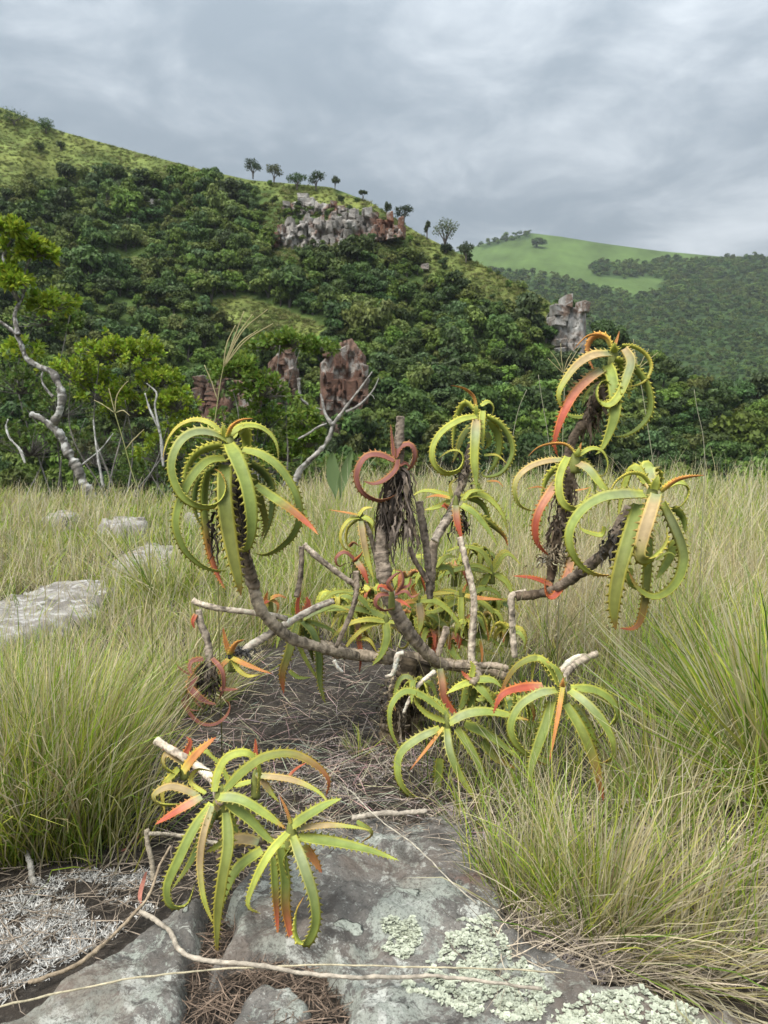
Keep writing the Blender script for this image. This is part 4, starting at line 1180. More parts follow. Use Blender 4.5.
# rosette E: upper centre
R(zE, 3.84, 2.85, (605, 138), [
    ("602,142,-1 540,155,-4 470,200,-6 435,260,-7 440,320,-7 480,355,-7 530,345,-6 550,305,-5 535,275,-5 500,272,-5 455,300,-5", 34, 'l', 2.6),
    ("600,150,-3 596,220,-7 592,300,-8 598,370,-8 600,415,-8", 46, 'p', 4.0),
    ("638,140,0 690,170,0 730,230,0 735,290,0 700,350,0 650,370,0 622,362,0 640,340,0", 30, 'g', 3.0),
    ("650,160,2 680,210,4 685,270,5 665,330,5 640,360,5", 42, 'g', 3.0), ("604,112,0 590,60,0 550,30,0 500,20,-1", 16, 'o'),
    ("590,115,2 560,90,4 530,130,6 515,200,7 510,270,7", 32, 'l'), ("580,178,0 545,225,0 525,280,0 510,318,0", 34, 'e'),
    ("620,100,2 645,85,3 665,105,4 660,142,4", 22, 'l'), ("625,118,-2 622,180,-4 626,262,-4", 32, 'l'), ("630,290,0 680,290,0 718,322,0", 12, 'y'),
    ("604,140,0 600,112,-1 598,92,-1", 34, 'l', 1.6), ("640,200,3 650,240,5 632,265,6", 26, 'h')])
S(zE, 3.84, 2.87, "596,230,0 572,280 558,360 530,440 500,510 470,560,-2 440,620,-3 432,700,-3 425,770,-3 420,840,-3", 30, 34, tone=(0.22, 0.2, 0.18))
K(zE, 2.87, "575,270,0 560,330 540,400", 30, 0.07, 0.005, 47, spread=0.02)
# F: the half-dead trunk in the middle with red coils
S(zE, 3.84, 2.60, "309,140,0 306,210 303,320 285,380 262,460 250,540 240,620 243,700 255,780", 32, 58, tone=(0.17, 0.155, 0.14))
S(zT, 3.49, 2.60, "212,40,0 222,110 236,180 258,235,1 300,310,4 350,372,8 400,420,12 440,440,16", 56, 40, tone=(0.22, 0.2, 0.18))
R(zE, 3.84, 2.58, (292, 305), [
    ("285,312,-2 230,290,-3 180,295,-4 148,340,-5 145,390,-5 170,435,-5 220,460,-5 262,455,-5 292,438,-5", 34, 'd', 3.2),
    ("300,305,-3 292,345,-4 250,385,-5 205,400,-5 166,388,-5", 30, 'd', 2.8), ("290,300,0 310,260,0 345,250,0 362,285,0 350,330,0 325,355,1", 32, 'd', 3.5), ("284,300,0 277,230,0 271,168,0", 18, 'b' if 'b' in STY else 'd', 1.6),
    ("300,330,0 330,320,1 345,345,1", 22, 'd')], 0.015)
K(zE, 2.59, "300,330,0 270,440 262,520", 90, 0.13, 0.0065, 48, spread=0.035)
K(zE, 2.58, "320,340,0 310,420 318,500", 60, 0.15, 0.0055, 49, tone=(0.10, 0.08, 0.065), spread=0.04)
K(zE, 2.58, "300,450,0 325,520 330,600", 36, 0.12, 0.0055, 50, tone=(0.13, 0.105, 0.085), spread=0.045)
R(zT, 3.49, 2.56, (250, 195), [("240,190,-2 205,195,-4 195,225,-4 225,245,-4 262,235,-4", 22, 'd'), ("262,190,-2 300,180,-4 320,200,-4 350,185,-4", 18, 'd'), ("250,180,-2 235,150,-3 262,120,-3 290,110,-2", 20, 'd'),
    ("270,185,-2 290,150,-3 285,110,-3 262,105,-3", 20, 'd'), ("265,205,-2 300,225,-4 320,240,-4", 18, 'r'), ("245,175,-2 210,160,-3 200,180,-3", 18, 'r'), ("275,170,-2 310,160,-2 320,130,-2", 16, 'd')], 0.012)
# G: the withered red head hanging at the left
S(zG, 4.042, 2.46, "115,282,0 125,340 150,400 158,480 150,560 148,610", 28, 34, tone=(0.26, 0.24, 0.22))
S(zG, 4.042, 2.50, "92,242,0 120,258 200,276,1 300,288,2 350,294,3 420,305,5 470,318,8", 26, 24, tone=(0.40, 0.375, 0.34), dark=0.05)
R(zG, 4.042, 2.45, (150, 500), [("135,482,0 90,490,-2 80,520,-3 100,560,-4", 28, 'd'), ("105,545,-3 78,590,-6 110,630,-8 150,656,-7 188,664,-6", 44, 'd', 3.0), ("75,600,-3 50,640,-4 70,690,-5 120,740,-5 180,746,-5 230,710,-3 242,665,-2 212,640,0", 20, 'd', 3.0),
    ("200,602,0 240,606,0 277,603,-1", 22, 'd'), ("170,478,0 210,530,-2 215,600,-2 195,645,-2", 26, 'd', 3.0), ("78,545,-2 40,520,-3 18,488,-3", 10, 'd'), ("130,500,3 90,560,4 100,640,4 140,690,3", 26, 'd'), ("70,600,-1 75,680,-1 120,690,-2", 16, 'd'), ("105,300,0 92,330,-1 100,358,-1", 22, 'r')], 0.014)
K(zG, 2.46, "150,490,0 150,560 150,600", 70, 0.06, 0.005, 51, spread=0.03)
# H, I: small orange stars on the left
S(zG, 4.042, 2.58, "300,450,0 330,425 420,370,3 520,310,7 600,268,10 660,246,12", 34, 26, tone=(0.42, 0.40, 0.375))
K(zG, 2.57, "310,440,0 280,445 262,440", 40, 0.035, 0.006, 52, tone=(0.10, 0.095, 0.09), spread=0.03, drop=0.6)
R(zG, 4.042, 2.54, (246, 476), [("240,462,0 225,410,-1 214,352,-1", 24, 'o'), ("245,462,0 268,418,-2 302,404,-2", 28, 'o'), ("250,478,-1 300,502,-4 360,525,-6 412,541,-7", 28, 'o'), ("255,490,-1 280,530,-4 320,552,-5 375,540,-5", 26, 'y'), ("238,482,-1 210,512,-3 194,548,-3", 24, 'o'), ("240,470,2 270,450,3", 20, 'o')], 0.014)
R(zG, 4.042, 2.66, (404, 240), [("392,270,0 386,240,0 396,205,-1", 22, 'o'), ("404,240,0 440,226,-2 472,236,-2", 20, 'o'), ("410,240,0 436,262,-2 430,298,-2", 18, 'o'), ("400,245,0 380,258,-2", 18, 'r')], 0.010)
S(zG, 4.042, 2.72, "540,18,0 590,65 650,112,2 700,150,3 750,182,4", 26, 24, tone=(0.36, 0.33, 0.30))
S(zG, 4.042, 2.72, "532,25,0 532,80 528,140 520,190 510,230", 24, 22, tone=(0.2, 0.18, 0.16))
S(zG, 4.042, 2.58, "752,125,2 755,180 748,240 730,300,3 700,370,4 672,432,6", 24, 20, tone=(0.27, 0.24, 0.21))
# J: yellow rosette with pink coils
R(zE, 3.84, 2.85, (158, 528), [("150,530,0 110,540,-2 80,590,-3 90,640,-3 132,667,-3", 17, 'y'), ("156,542,-2 165,610,-5 182,690,-6 206,765,-7", 36, 'q', 3.0), ("150,520,0 100,510,-2 32,498,-3", 10, 'o'), ("165,525,-1 200,550,-3 214,590,-3", 28, 'l'), ("148,525,0 172,495,0 205,490,0", 18, 'y'),
    ("150,535,0 108,570,1 105,630,2 140,660,2", 14, 'y'), ("160,520,2 190,560,4 200,640,4", 26, 'l')], 0.013)
R(zE, 3.84, 2.74, (135, 690), [("132,690,-1 95,662,-2 62,685,-3 72,715,-3 100,702,-3", 20, 'd'), ("140,698,-1 165,735,-3 185,785,-4", 34, 'm', 3.0), ("128,700,0 150,680,-1 165,660,-1", 16, 'r'), ("115,640,0 130,625,-1 150,640,-1", 16, 'd')], 0.012)
S(zE, 3.84, 2.88, "165,540,0 195,600 210,660 225,720", 24, 20, tone=(0.24, 0.22, 0.2))
K(zE, 2.76, "140,700,0 145,740 142,780", 30, 0.05, 0.005, 53, spread=0.02)
# K: centre, behind
R(zE, 3.84, 2.80, (522, 470), [("520,482,-2 525,540,-4 546,618,-5", 38, 'm', 2.6), ("500,455,-1 450,445,-2 405,452,-3", 16, 'o'), ("542,482,-1 590,512,-3 640,570,-4 682,638,-5", 36, 'g', 2.6), ("505,445,0 503,400,0 532,374,0", 16, 'y'), ("510,450,1 440,430,3 390,428,4 352,448,4", 24, 'l'),
    ("545,455,1 600,440,2 650,460,3 700,520,3 722,590,3", 36, 'l'), ("560,450,2 620,480,4 660,560,5", 34, 'g'), ("550,465,0 580,430,1 640,425,1", 24, 'l'), ("500,470,2 450,490,4 400,500,5", 30, 'l'), ("490,490,0 470,480,-2 492,500,-2", 22, 'r'),
    ("600,520,2 660,560,3 705,600,4 722,640,4", 34, 'u'), ("610,440,3 600,400,4 575,400,4", 28, 'g'), ("640,390,2 680,390,2 706,412,2", 10, 'o')], 0.014)
S(zE, 3.84, 2.82, "525,480,0 500,520 470,565,-2 440,620,-3", 34, 32, tone=(0.4, 0.38, 0.35))
S(zT, 3.49, 2.68, "488,-10,3 500,40,2 520,120,0 536,200 535,280 530,350 528,430", 22, 26, tone=(0.38, 0.355, 0.32))
K(zE, 2.81, "530,490,0 545,540 540,560", 30, 0.07, 0.005, 54, spread=0.03)
S(zE, 3.84, 2.72, "380,465,0 388,520 400,590 412,680 418,760 422,840", 32, 26, tone=(0.16, 0.145, 0.13))
S(zE, 3.84, 2.70, "345,640,0 362,690 390,735 412,775", 20, 22, tone=(0.2, 0.17, 0.15))
# crowded lower heads behind the main limb
R(zT, 3.49, 2.82, (232, 285), [("225,285,-1 170,300,-3 110,350,-5 70,410,-6", 26, 'y'), ("230,290,-2 235,340,-5 215,400,-6 182,438,-6", 40, 'g', 2.6), ("220,285,-1 160,280,-3 90,300,-4 30,355,-4", 26, 'y'), ("240,285,-1 290,300,-3 310,350,-3 290,378,-4 262,365,-4", 18, 'y'), ("222,270,1 170,250,3 100,240,5 0,250,6", 36, 'g'),
    ("215,275,2 160,260,4 150,300,5 200,400,4", 34, 'u'), ("240,270,2 260,230,3 330,220,4", 26, 'l'), ("130,270,-1 135,340,-3 142,400,-3 138,462,-3", 24, 'm'), ("120,345,-2 170,350,-4 200,395,-4", 20, 'y'), ("205,270,3 120,190,5 60,185,6 20,215,6", 30, 'g'), ("180,260,4 160,220,5 190,210,6", 30, 'l'), ("250,290,0 300,330,0 350,345,0 380,380,0", 30, 'q')], 0.016)
R(zT, 3.49, 2.90, (495, 192), [("492,200,-2 492,260,-5 505,320,-6 515,350,-6", 30, 'l', 2.4), ("485,190,-1 440,180,-3 390,195,-4 320,215,-5", 22, 'y'), ("505,195,-1 560,205,-3 640,208,-4", 22, 'o'), ("500,185,0 505,165,0 515,150,0", 12, 'o', 1.5), ("490,205,0 430,240,0 380,255,0 340,230,0", 34, 'l'), ("510,205,0 570,225,0 600,260,0 570,310,0", 30, 'l'),
    ("500,210,1 450,260,2 430,300,2", 36, 'g'), ("515,200,2 570,170,3 620,190,4 640,240,4", 30, 'g')], 0.015)
R(zT, 3.49, 2.80, (345, 215), [("345,220,-2 352,270,-4 345,330,-5", 36, 'q', 3.0), ("340,210,0 320,170,0 335,150,0", 24, 'o'), ("335,215,0 300,220,-2 260,240,-3", 22, 'o'), ("350,215,0 400,215,-2 450,250,-2 505,325,-2", 30, 'l'), ("355,210,1 400,190,2 470,185,3", 22, 'y')], 0.014)
R(zT, 3.49, 2.86, (440, 330), [("440,335,-1 460,390,-3 505,440,-4", 44, 'g', 2.6), ("430,330,0 405,360,-2 395,410,-2", 34, 'm', 3.0), ("435,330,0 380,330,-2 350,345,-2 370,385,-2", 34, 'm', 3.0), ("445,325,0 400,270,0 360,262,0", 36, 'g'), ("450,330,0 480,345,-2 485,380,-2", 34, 'm', 3), ("560,350,-2 566,400,-2 562,440,-2", 12, 'o'), ("455,320,2 520,330,3 600,350,4 650,400,5", 34, 'g'), ("455,335,0 540,380,0 620,400,0", 30, 'e')], 0.015)
R(zT, 3.49, 2.95, (600, 110), [("600,115,0 540,90,-2 480,110,-3", 24, 'l'), ("605,112,0 650,50,0 700,85,0", 24, 'l'), ("590,120,0 560,180,0 560,240,0", 34, 'g'), ("610,120,0 650,150,0 680,210,0", 30, 'l'), ("600,100,1 560,40,2 500,25,3 440,40,4", 26, 'l'), ("600,105,1 640,40,2 680,60,3", 22, 'y'), ("580,110,2 500,100,3 420,130,4 395,180,4", 30, 'g'), ("590,130,2 520,180,3 440,190,4", 30, 'g')], 0.015)
R(zT, 3.49, 2.90, (400, 95), [("400,95,0 360,60,0 310,65,0", 26, 'l'), ("405,95,0 440,60,0 480,60,0", 26, 'l'), ("400,100,0 390,150,0 400,190,0", 30, 'g'), ("395,100,0 350,120,0 330,165,0", 26, 'l'), ("410,100,0 450,100,0 470,140,0", 30, 'g')], 0.014)
R(zG, 4.042, 2.74, (520, 330), [("515,335,-1 500,390,-4 480,460,-6 455,540,-7 460,622,-7", 44, 'u', 4.0), ("525,335,-1 515,400,-3 545,480,-4 615,590,-4", 26, 'l'), ("535,330,0 580,380,-3 600,470,-4 605,580,-5 628,665,-5", 42, 'k', 3.4), ("510,330,0 470,310,-1 430,310,-2", 26, 'g'), ("540,320,0 600,290,-1 670,270,-2 730,285,-2", 34, 'h'), ("530,320,1 560,260,2 550,230,3", 40, 'm', 3), ("545,330,1 620,350,2 680,380,2", 30, 'g'), ("500,340,1 450,380,2 430,440,2", 34, 'g'), ("480,530,0 520,558,0 570,556,0", 22, 'g'), ("540,335,2 560,420,3 580,500,3", 40, 'k'), ("600,270,2 660,215,2 740,208,2", 26, 'l'), ("520,320,0 515,260,0 530,200,0", 22, 'r')], 0.018)
def auto_head(z, scale, D, centre, rad, n, styles, seed, w=30):
    q = np.random.default_rng(seed); L = []
    for k in range(n):
        a = 2 * np.pi * (k + q.uniform(-0.3, 0.3)) / n
        dx, dd = np.cos(a), np.sin(a)
        l = rad * q.uniform(0.75, 1.2); up = q.uniform(0.15, 0.55); cu = q.uniform(0.35, 1.1)
        seq = []
        for t in (0.05, 0.25, 0.5, 0.75, 1.0):
            rr_ = l * np.sin(min(t * 1.25, 1.57)) * (1 - 0.22 * max(0, t - 0.7) / 0.3 * cu)
            seq.append('%.1f,%.1f,%.1f' % (centre[0] + dx * rr_, centre[1] - l * (up * np.sin(np.pi * min(t * 1.3, 1)) - cu * max(0, t - 0.3) ** 1.3) + dd * rr_ * -0.15, dd * rr_ / scale / FPX * D * 100))
        L.append((' '.join(seq), w * q.uniform(0.7, 1.15), styles[int(q.integers(0, len(styles)))], q.uniform(2.0, 3.0)))
    R(z, scale, D, centre, L, 0.014)
for k, (cx, cy, dd) in enumerate([(115, 285, 2.90), (330, 285, 2.92), (565, 290, 2.92), (425, 235, 3.0), (55, 225, 2.98), (620, 240, 3.05), (300, 150, 3.0), (520, 300, 2.84), (180, 200, 3.05), (660, 330, 2.9), (470, 120, 3.05), (390, 330, 2.88), (560, 60, 3.1)]):
    auto_head(zT, 3.49, dd, (cx, cy), 85, 9, 'lyglqulgmyk', 900 + k)
for k, (cx, cy, dd) in enumerate([(330, 190, 2.62), (110, 150, 2.62), (400, 200, 2.6)]):
    auto_head(zL, 2.954, dd, (cx, cy), 75, 8, 'glgkhu', 930 + k, 30)
# L, M, N: the heads low on the right
R(zL, 2.954, 2.26, (537, 145), [
    ("522,150,-2 470,160,-6 415,195,-8 388,250,-9 400,300,-9 440,340,-8 492,372,-6", 34, 'h', 3.2), ("508,182,-3 490,250,-7 465,320,-9 445,390,-10 456,452,-10", 38, 'g', 3.2),
    ("548,190,-3 590,260,-7 625,340,-9 645,410,-10 660,476,-10", 42, 'u', 4.0), ("560,150,-3 610,190,-7 655,240,-9 686,300,-10 688,345,-9 650,366,-8", 36, 'h', 3.0),
    ("565,145,0 630,150,1 680,180,2 697,220,2 672,260,2 635,300,2", 34, 'g', 3.0), ("530,135,0 500,80,1 465,55,2 452,90,3 450,130,3", 30, 'l'), ("515,120,1 470,58,2 410,75,2 370,130,2 350,190,2", 30, 'u'),
    ("482,138,-2 410,145,-5 360,165,-7 334,218,-7", 36, 'r', 3.0), ("540,140,-3 525,230,-8 500,362,-10", 19, 'o', 1.8), ("500,362,-4 440,345,-6 383,326,-7", 24, 'g'), ("540,140,0 520,90,0 490,62,0", 30, 'h'), ("570,200,2 620,270,3 640,330,3", 40, 'h'), ("538,145,-1 540,125,-3 542,110,-3", 20, 'o', 1.5)], 0.018)
S(zL, 2.954, 2.36, "540,160,0 545,110,4 580,70,10 640,40,16", 24, 22, tone=(0.30, 0.28, 0.25))
R(zL, 2.954, 2.36, (196, 247), [
    ("192,242,0 140,222,-1 105,185,-2 108,152,-2", 24, 'l'), ("190,215,0 120,165,-1 70,155,-2 33,200,-4 35,270,-5 62,328,-5", 28, 'g', 3.0), ("178,262,-2 110,295,-5 60,340,-6 58,410,-7 95,460,-7 152,470,-6", 34, 'h', 3.0),
    ("196,262,-3 205,330,-7 235,400,-8 292,488,-8", 34, 'h', 2.8), ("205,247,0 260,220,0 330,215,0 440,237,0", 38, 'h', 3.0), ("225,262,0 270,330,-2 300,390,-3 318,445,-3", 38, 'g'), ("188,258,-3 140,320,-6 88,385,-8", 14, 'o'),
    ("250,250,3 330,290,3 412,352,2", 40, 'g'), ("178,350,0 170,430,0 165,515,-2", 32, 'g'), ("200,235,2 160,180,4 110,170,5", 34, 'g'), ("300,300,4 340,350,4 400,380,4", 36, 'u')], 0.018)
R(zL, 2.954, 2.52, (272, 122), [("268,125,-1 230,140,-3 195,160,-3", 30, 'l'), ("280,130,-1 310,160,-3 340,200,-3", 36, 'g'), ("285,120,0 330,120,-1 360,140,-1", 32, 'g'), ("270,110,0 275,80,0 265,60,0", 22, 'l'), ("175,85,-2 182,130,-3 192,180,-3 240,240,-3", 34, 'm', 3.0), ("265,130,1 250,180,2 230,220,2", 36, 'g'), ("280,135,1 270,190,2 290,240,2", 36, 'g'), ("275,120,0 250,105,0 240,90,0", 20, 'm')], 0.014)
S(zL, 2.954, 2.50, "272,130,0 290,100,5 280,70,12", 22, 24, tone=(0.2, 0.18, 0.15))
S(zL, 2.954, 2.46, "200,260,4 210,220,8 180,120,16", 22, 24, tone=(0.2, 0.18, 0.15))
# root stock and bleached dead stubs
S(zT, 3.49, 2.72, "250,720,2 262,650 280,560 300,480 315,415", 110, 60, name='root_stock', tone=(0.10, 0.085, 0.065), dark=0.5)
S(zT, 3.49, 2.74, "330,700,2 335,600 350,500 370,430", 70, 50, name='root_stock', tone=(0.08, 0.07, 0.055), dark=0.5)
K(zT, 2.68, "260,470,0 255,560 262,640", 50, 0.06, 0.006, 55, tone=(0.11, 0.09, 0.065), spread=0.05)
S(zT, 3.49, 2.60, "292,395,0 272,400 262,440 250,470 228,478", 20, 14, tone=(0.5, 0.48, 0.45), dark=0.02)
S(zT, 3.49, 2.58, "400,460,4 350,500,0 318,545 292,605", 18, 12, tone=(0.46, 0.44, 0.41), dark=0.04)
S(zT, 3.49, 2.64, "412,405,0 420,370 435,330 442,302", 22, 26, tone=(0.28, 0.25, 0.22))
S(zT, 3.49, 2.60, "48,420,0 60,442 80,462", 14, 10, tone=(0.5, 0.48, 0.45), dark=0.02)
S(zL, 2.954, 2.56, "530,100,0 560,65 590,50 610,48", 22, 18, tone=(0.48, 0.45, 0.40), dark=0.05)

# the separate low aloe sprawling over the rock
ROOT2 = G(215, 872, 0.0)
low = empty('aloe', ROOT2, 'low aloe with two sprawling green rosettes spilling over the lichened rock slab', 'aloe')
R2 = lambda *a: rosette(low, ROOT2, *a)
R2(zO, 2.648, 1.70, (238, 205), [
    ("250,192,0 300,140,0 360,100,0 430,92,0 490,120,-2 525,160,-3 518,205,-3", 34, 'u', 3.2), ("225,190,0 235,140,2 260,100,3 310,90,4 340,130,5 335,200,5", 30, 'l', 3.0), ("235,205,-2 290,212,-5 350,245,-6 412,288,-6", 36, 'h', 4.0),
    ("218,222,-2 170,290,-6 130,370,-8 100,440,-8 110,490,-7 150,487,-6 172,435,-6", 36, 'g', 3.0), ("218,228,-3 195,300,-7 185,380,-8 195,470,-9 224,548,-9", 24, 'o' if False else 'q', 3.0), ("255,245,-3 260,330,-7 245,420,-9 232,520,-9 230,628,-9", 37, 'e', 3.4),
    ("258,222,-2 310,260,-4 360,310,-5 400,340,-5", 38, 'g', 3.0), ("190,205,-2 130,240,-4 66,277,-5", 30, 'm', 3.0), ("180,200,0 110,178,0 65,200,-1 85,222,-1 150,222,-1", 28, 'q'), ("200,195,0 160,165,2 178,130,3 228,138,3", 16, 'y'),
    ("142,138,2 180,90,2 228,45,2", 30, 'o', 3.0), ("340,325,0 280,318,1 200,350,2", 38, 'q', 3.0), ("350,345,-2 290,390,-4 260,440,-5 240,510,-5", 38, 'g', 2.8), ("232,225,0 200,300,1 160,380,2 110,450,2", 34, 'k'),
    ("235,240,-4 225,225,-5 222,212,-5", 16, 'q', 1.6), ("250,220,2 280,300,3 345,325,3", 36, 'g')], 0.018)
R2(zO, 2.648, 1.62, (427, 297), [
    ("430,282,0 470,255,0 520,225,1 560,208,2", 34, 'g', 3.6), ("440,290,0 520,280,0 590,284,0 636,292,0", 22, 'q'), ("445,312,0 540,325,-1 630,345,-3 712,372,-4", 36, 'g', 2.8), ("430,308,-2 460,390,-6 485,470,-7 490,540,-7 465,592,-7 440,570,-7 440,510,-7 460,468,-7", 36, 'h', 3.2),
    ("418,300,-2 370,355,-6 330,430,-7 313,490,-7 346,513,-7", 30, 'l', 2.6), ("398,340,0 410,420,0 412,500,-1 435,620,-3", 34, 't', 3.2), ("380,365,0 385,450,0 392,572,-2", 26, 't', 3.0), ("458,335,1 485,370,1 508,405,1", 32, 'o', 3.0), ("425,275,0 412,235,0 395,198,0", 11, 'o'),
    ("430,315,1 400,370,1 425,450,1", 36, 'g', 2.8), ("600,270,3 640,300,3 610,325,3", 16, 'u')], 0.016)
R2(zO, 2.648, 1.90, (330, 160), [("340,148,0 430,160,0 500,192,0 530,230,-2", 24, 'q'), ("335,140,0 370,190,0 395,218,0", 26, 'q'), ("330,130,0 333,85,0 332,48,0", 14, 'r', 3.0), ("320,165,0 270,170,0 230,110,0 180,70,0", 20, 'l'), ("420,150,2 440,130,2 468,112,2", 9, 'r')], 0.012)
R2(zO, 2.648, 1.92, (140, 110), [("140,115,0 100,90,0 92,120,0 130,150,0", 26, 'q'), ("140,105,0 160,60,0 150,45,0", 22, 'r'), ("145,110,0 110,72,0 85,80,0", 16, 'r'), ("150,115,-1 190,80,-2 230,110,-2", 26, 'l'), ("130,130,0 90,180,0 92,250,0", 24, 'y')], 0.012)
aloe_stem(low, ROOT2, zO, 2.648, 1.86, "70,55,8 110,80,6 160,110,4 220,160,-4 236,205,-14", 24, 26, tone=(0.42, 0.39, 0.35))
aloe_stem(low, ROOT2, zO, 2.648, 1.70, "236,215,0 245,260,8 250,310,12 240,370,14", 26, 30, tone=(0.2, 0.17, 0.15))
aloe_stem(low, ROOT2, zO, 2.648, 1.64, "427,300,0 400,310,6 340,320,10 270,330,12", 22, 24, tone=(0.25, 0.22, 0.19))

# ------------------------------------------------------------------ rock slabs in the foreground and pale rocks in the grass
SLABS = []
def slab_z(x, y):
    z = float(ground_z(x, y))
    for x0, y0, st, Zg in SLABS[:3]:
        i, j = int(round((y - y0) / st)), int(round((x - x0) / st))
        if 0 <= i < Zg.shape[0] and 0 <= j < Zg.shape[1]:
            z = max(z, float(Zg[i, j]))
    return z
def slab(name, label, poly_px, H, mat, step=0.012, tilt=(0, 0), edge=0.045, rough=0.017, cat='rock', dome=0.0, ztop=None, warp=0.02):
    poly = [tuple(G(x, y, H * 0.5)[:2]) for x, y in poly_px]
    A = np.array(poly); x0, y0 = A.min(0) - 0.06; x1, y1 = A.max(0) + 0.06
    xs = np.arange(x0, x1, step); ys = np.arange(y0, y1, step)
    X, Y = np.meshgrid(xs, ys)
    wx = X + warp * fbm(X * 9, Y * 9, 4); wy = Y + warp * fbm(X * 9 + 50, Y * 9 - 20, 4)
    sd = poly_dist(wx, wy, poly)
    cx, cy = A.mean(0)
    top = H + tilt[0] * (X - cx) + tilt[1] * (Y - cy) + rough * 2.6 * fbm(X * 5, Y * 5, 5) + rough * 0.9 * fbm(X * 30, Y * 30, 4)
    top = top + dome * np.clip(sd / 0.3, 0, 1)
    terr = 0.014 * np.floor((fbm(X * 3.1 + 4, Y * 3.1, 3) + 0.5) * 4) / 4          # thin flaked bedding steps
    Z = -0.10 + (top + terr + 0.10) * smooth(-edge * 0.4, edge, sd) ** 0.7
    inside = sd > -edge * 0.6
    idx = -np.ones(X.shape, int); idx[inside] = np.arange(inside.sum())
    q = np.stack([idx[:-1, :-1], idx[:-1, 1:], idx[1:, 1:], idx[1:, :-1]], -1).reshape(-1, 4)
    q = q[(q >= 0).all(1)]
    SLABS.append((x0, y0, step, Z))
    c = np.array([cx, cy, 0.0])
    V = np.stack([X[inside], Y[inside], Z[inside]], 1) - c
    me = mesh_np(name, V, q)
    o = link(name, me, mat, label=label, category=cat); o.location = c
    return o
slab('rock_slab', 'broad flat grey sandstone slab blotched with pale lichen under the low aloe', [(206, 1000), (214, 955), (220, 915), (232, 880), (262, 848), (300, 838), (322, 816), (372, 812), (398, 820), (445, 806), (478, 832), (492, 868), (512, 890), (538, 942), (570, 962), (600, 985), (700, 998), (800, 1015), (830, 1120), (340, 1120), (325, 1000), (300, 975), (262, 968)], 0.045, M['slab'], 0.0075, tilt=(-0.03, -0.045), edge=0.06, warp=0.05)
slab('rock_slab', 'sloping grey rock slab with whitish lichen crust left of the dark crack', [(-120, 1110), (-60, 1040), (20, 1005), (90, 958), (140, 922), (180, 903), (214, 900), (212, 945), (200, 985), (192, 1030), (190, 1110)], 0.040, M['slab'], 0.0075, tilt=(0.05, 0.03))
slab('rock_slab', 'small lichened rock wedge set in the crack between the two slabs', [(212, 1110), (214, 1030), (232, 1000), (262, 984), (300, 986), (318, 1004), (330, 1110)], 0.030, M['slab'], 0.0075, tilt=(0.0, 0.02))
slab('rock', 'broad pale weathered rock lying in the grass behind the left tussock', [(-60, 640), (0, 604), (60, 584), (112, 585), (120, 600), (85, 622), (35, 645), (0, 655), (-60, 665)], 0.07, M['pale_rock'], 0.02, edge=0.06, rough=0.014, warp=0.12)
slab('rock', 'flat pale rock half buried in grass right of the broad weathered rock', [(112, 560), (150, 545), (180, 548), (178, 566), (140, 578), (112, 574)], 0.05, M['pale_rock'], 0.02, edge=0.05, rough=0.014, warp=0.12)
slab('rock', 'low whitish rock showing above the grass near the ledge', [(100, 528), (120, 522), (146, 524), (146, 532), (125, 535), (102, 534)], 0.15, M['pale_rock'], 0.025, edge=0.06, rough=0.014, warp=0.12)
slab('rock', 'small white rock tip in the grass below the crooked tree', [(44, 520), (60, 516), (78, 516), (80, 523), (60, 526), (44, 525)], 0.15, M['pale_rock'], 0.025, edge=0.06, rough=0.014, warp=0.12)
slab('rock', 'little grey rock in the grass at the foot of the dark shrub', [(182, 522), (192, 518), (206, 519), (204, 525), (188, 527)], 0.15, M['pale_rock'], 0.025, edge=0.06, rough=0.014, warp=0.12)

# ------------------------------------------------------------------ grass
STRAW = np.array([(0.56, 0.49, 0.28), (0.66, 0.60, 0.40), (0.44, 0.36, 0.21), (0.60, 0.55, 0.42)])
GREEN = np.array([(0.20, 0.33, 0.040), (0.28, 0.43, 0.050), (0.35, 0.44, 0.065), (0.14, 0.26, 0.040), (0.44, 0.48, 0.10)])
def blades(root, az, lean, bend, length, width, colr, colt, segs=5, r=rng):
    N = len(root)
    t = np.linspace(0, 1, segs + 1)
    th = lean[:, None] + bend[:, None] * t[None] ** 1.4
    ds = (length / segs)[:, None]
    kink = 0.06 * np.cumsum(r.standard_normal((N, segs + 1)), 1)
    h = np.concatenate([np.zeros((N, 1)), np.cumsum(np.sin(th[:, :-1]) * ds, 1)], 1)
    v = np.concatenate([np.zeros((N, 1)), np.cumsum(np.cos(th[:, :-1]) * ds, 1)], 1)
    a = az[:, None] + kink
    p = np.stack([root[:, 0:1] + h * np.cos(a), root[:, 1:2] + h * np.sin(a), root[:, 2:3] + v], -1)
    psi = r.uniform(-1.2, 1.2, N)[:, None]
    perp = np.stack([-np.sin(a), np.cos(a), 0 * a], -1)
    nrm = np.stack([np.cos(a) * np.cos(th), np.sin(a) * np.cos(th), -np.sin(th)], -1)
    wv = np.cos(psi)[..., None] * perp + np.sin(psi)[..., None] * nrm
    hw = (width[:, None] * 0.5 * np.array([0.8, 1.0, 0.95, 0.8, 0.55, 0.12])[None, np.round(np.linspace(0, 5, segs + 1)).astype(int)])[..., None]
    V = np.stack([p - wv * hw, p + wv * hw], 2).reshape(N, -1, 3)
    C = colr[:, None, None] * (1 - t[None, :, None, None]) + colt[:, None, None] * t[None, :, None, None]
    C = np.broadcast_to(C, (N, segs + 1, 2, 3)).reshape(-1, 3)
    m = 2 * (segs + 1)
    b = (np.arange(N) * m)[:, None] + (np.arange(segs) * 2)[None]
    F = np.stack([b, b + 1, b + 3, b + 2], -1).reshape(-1, 4)
    return V.reshape(-1, 3), F, C
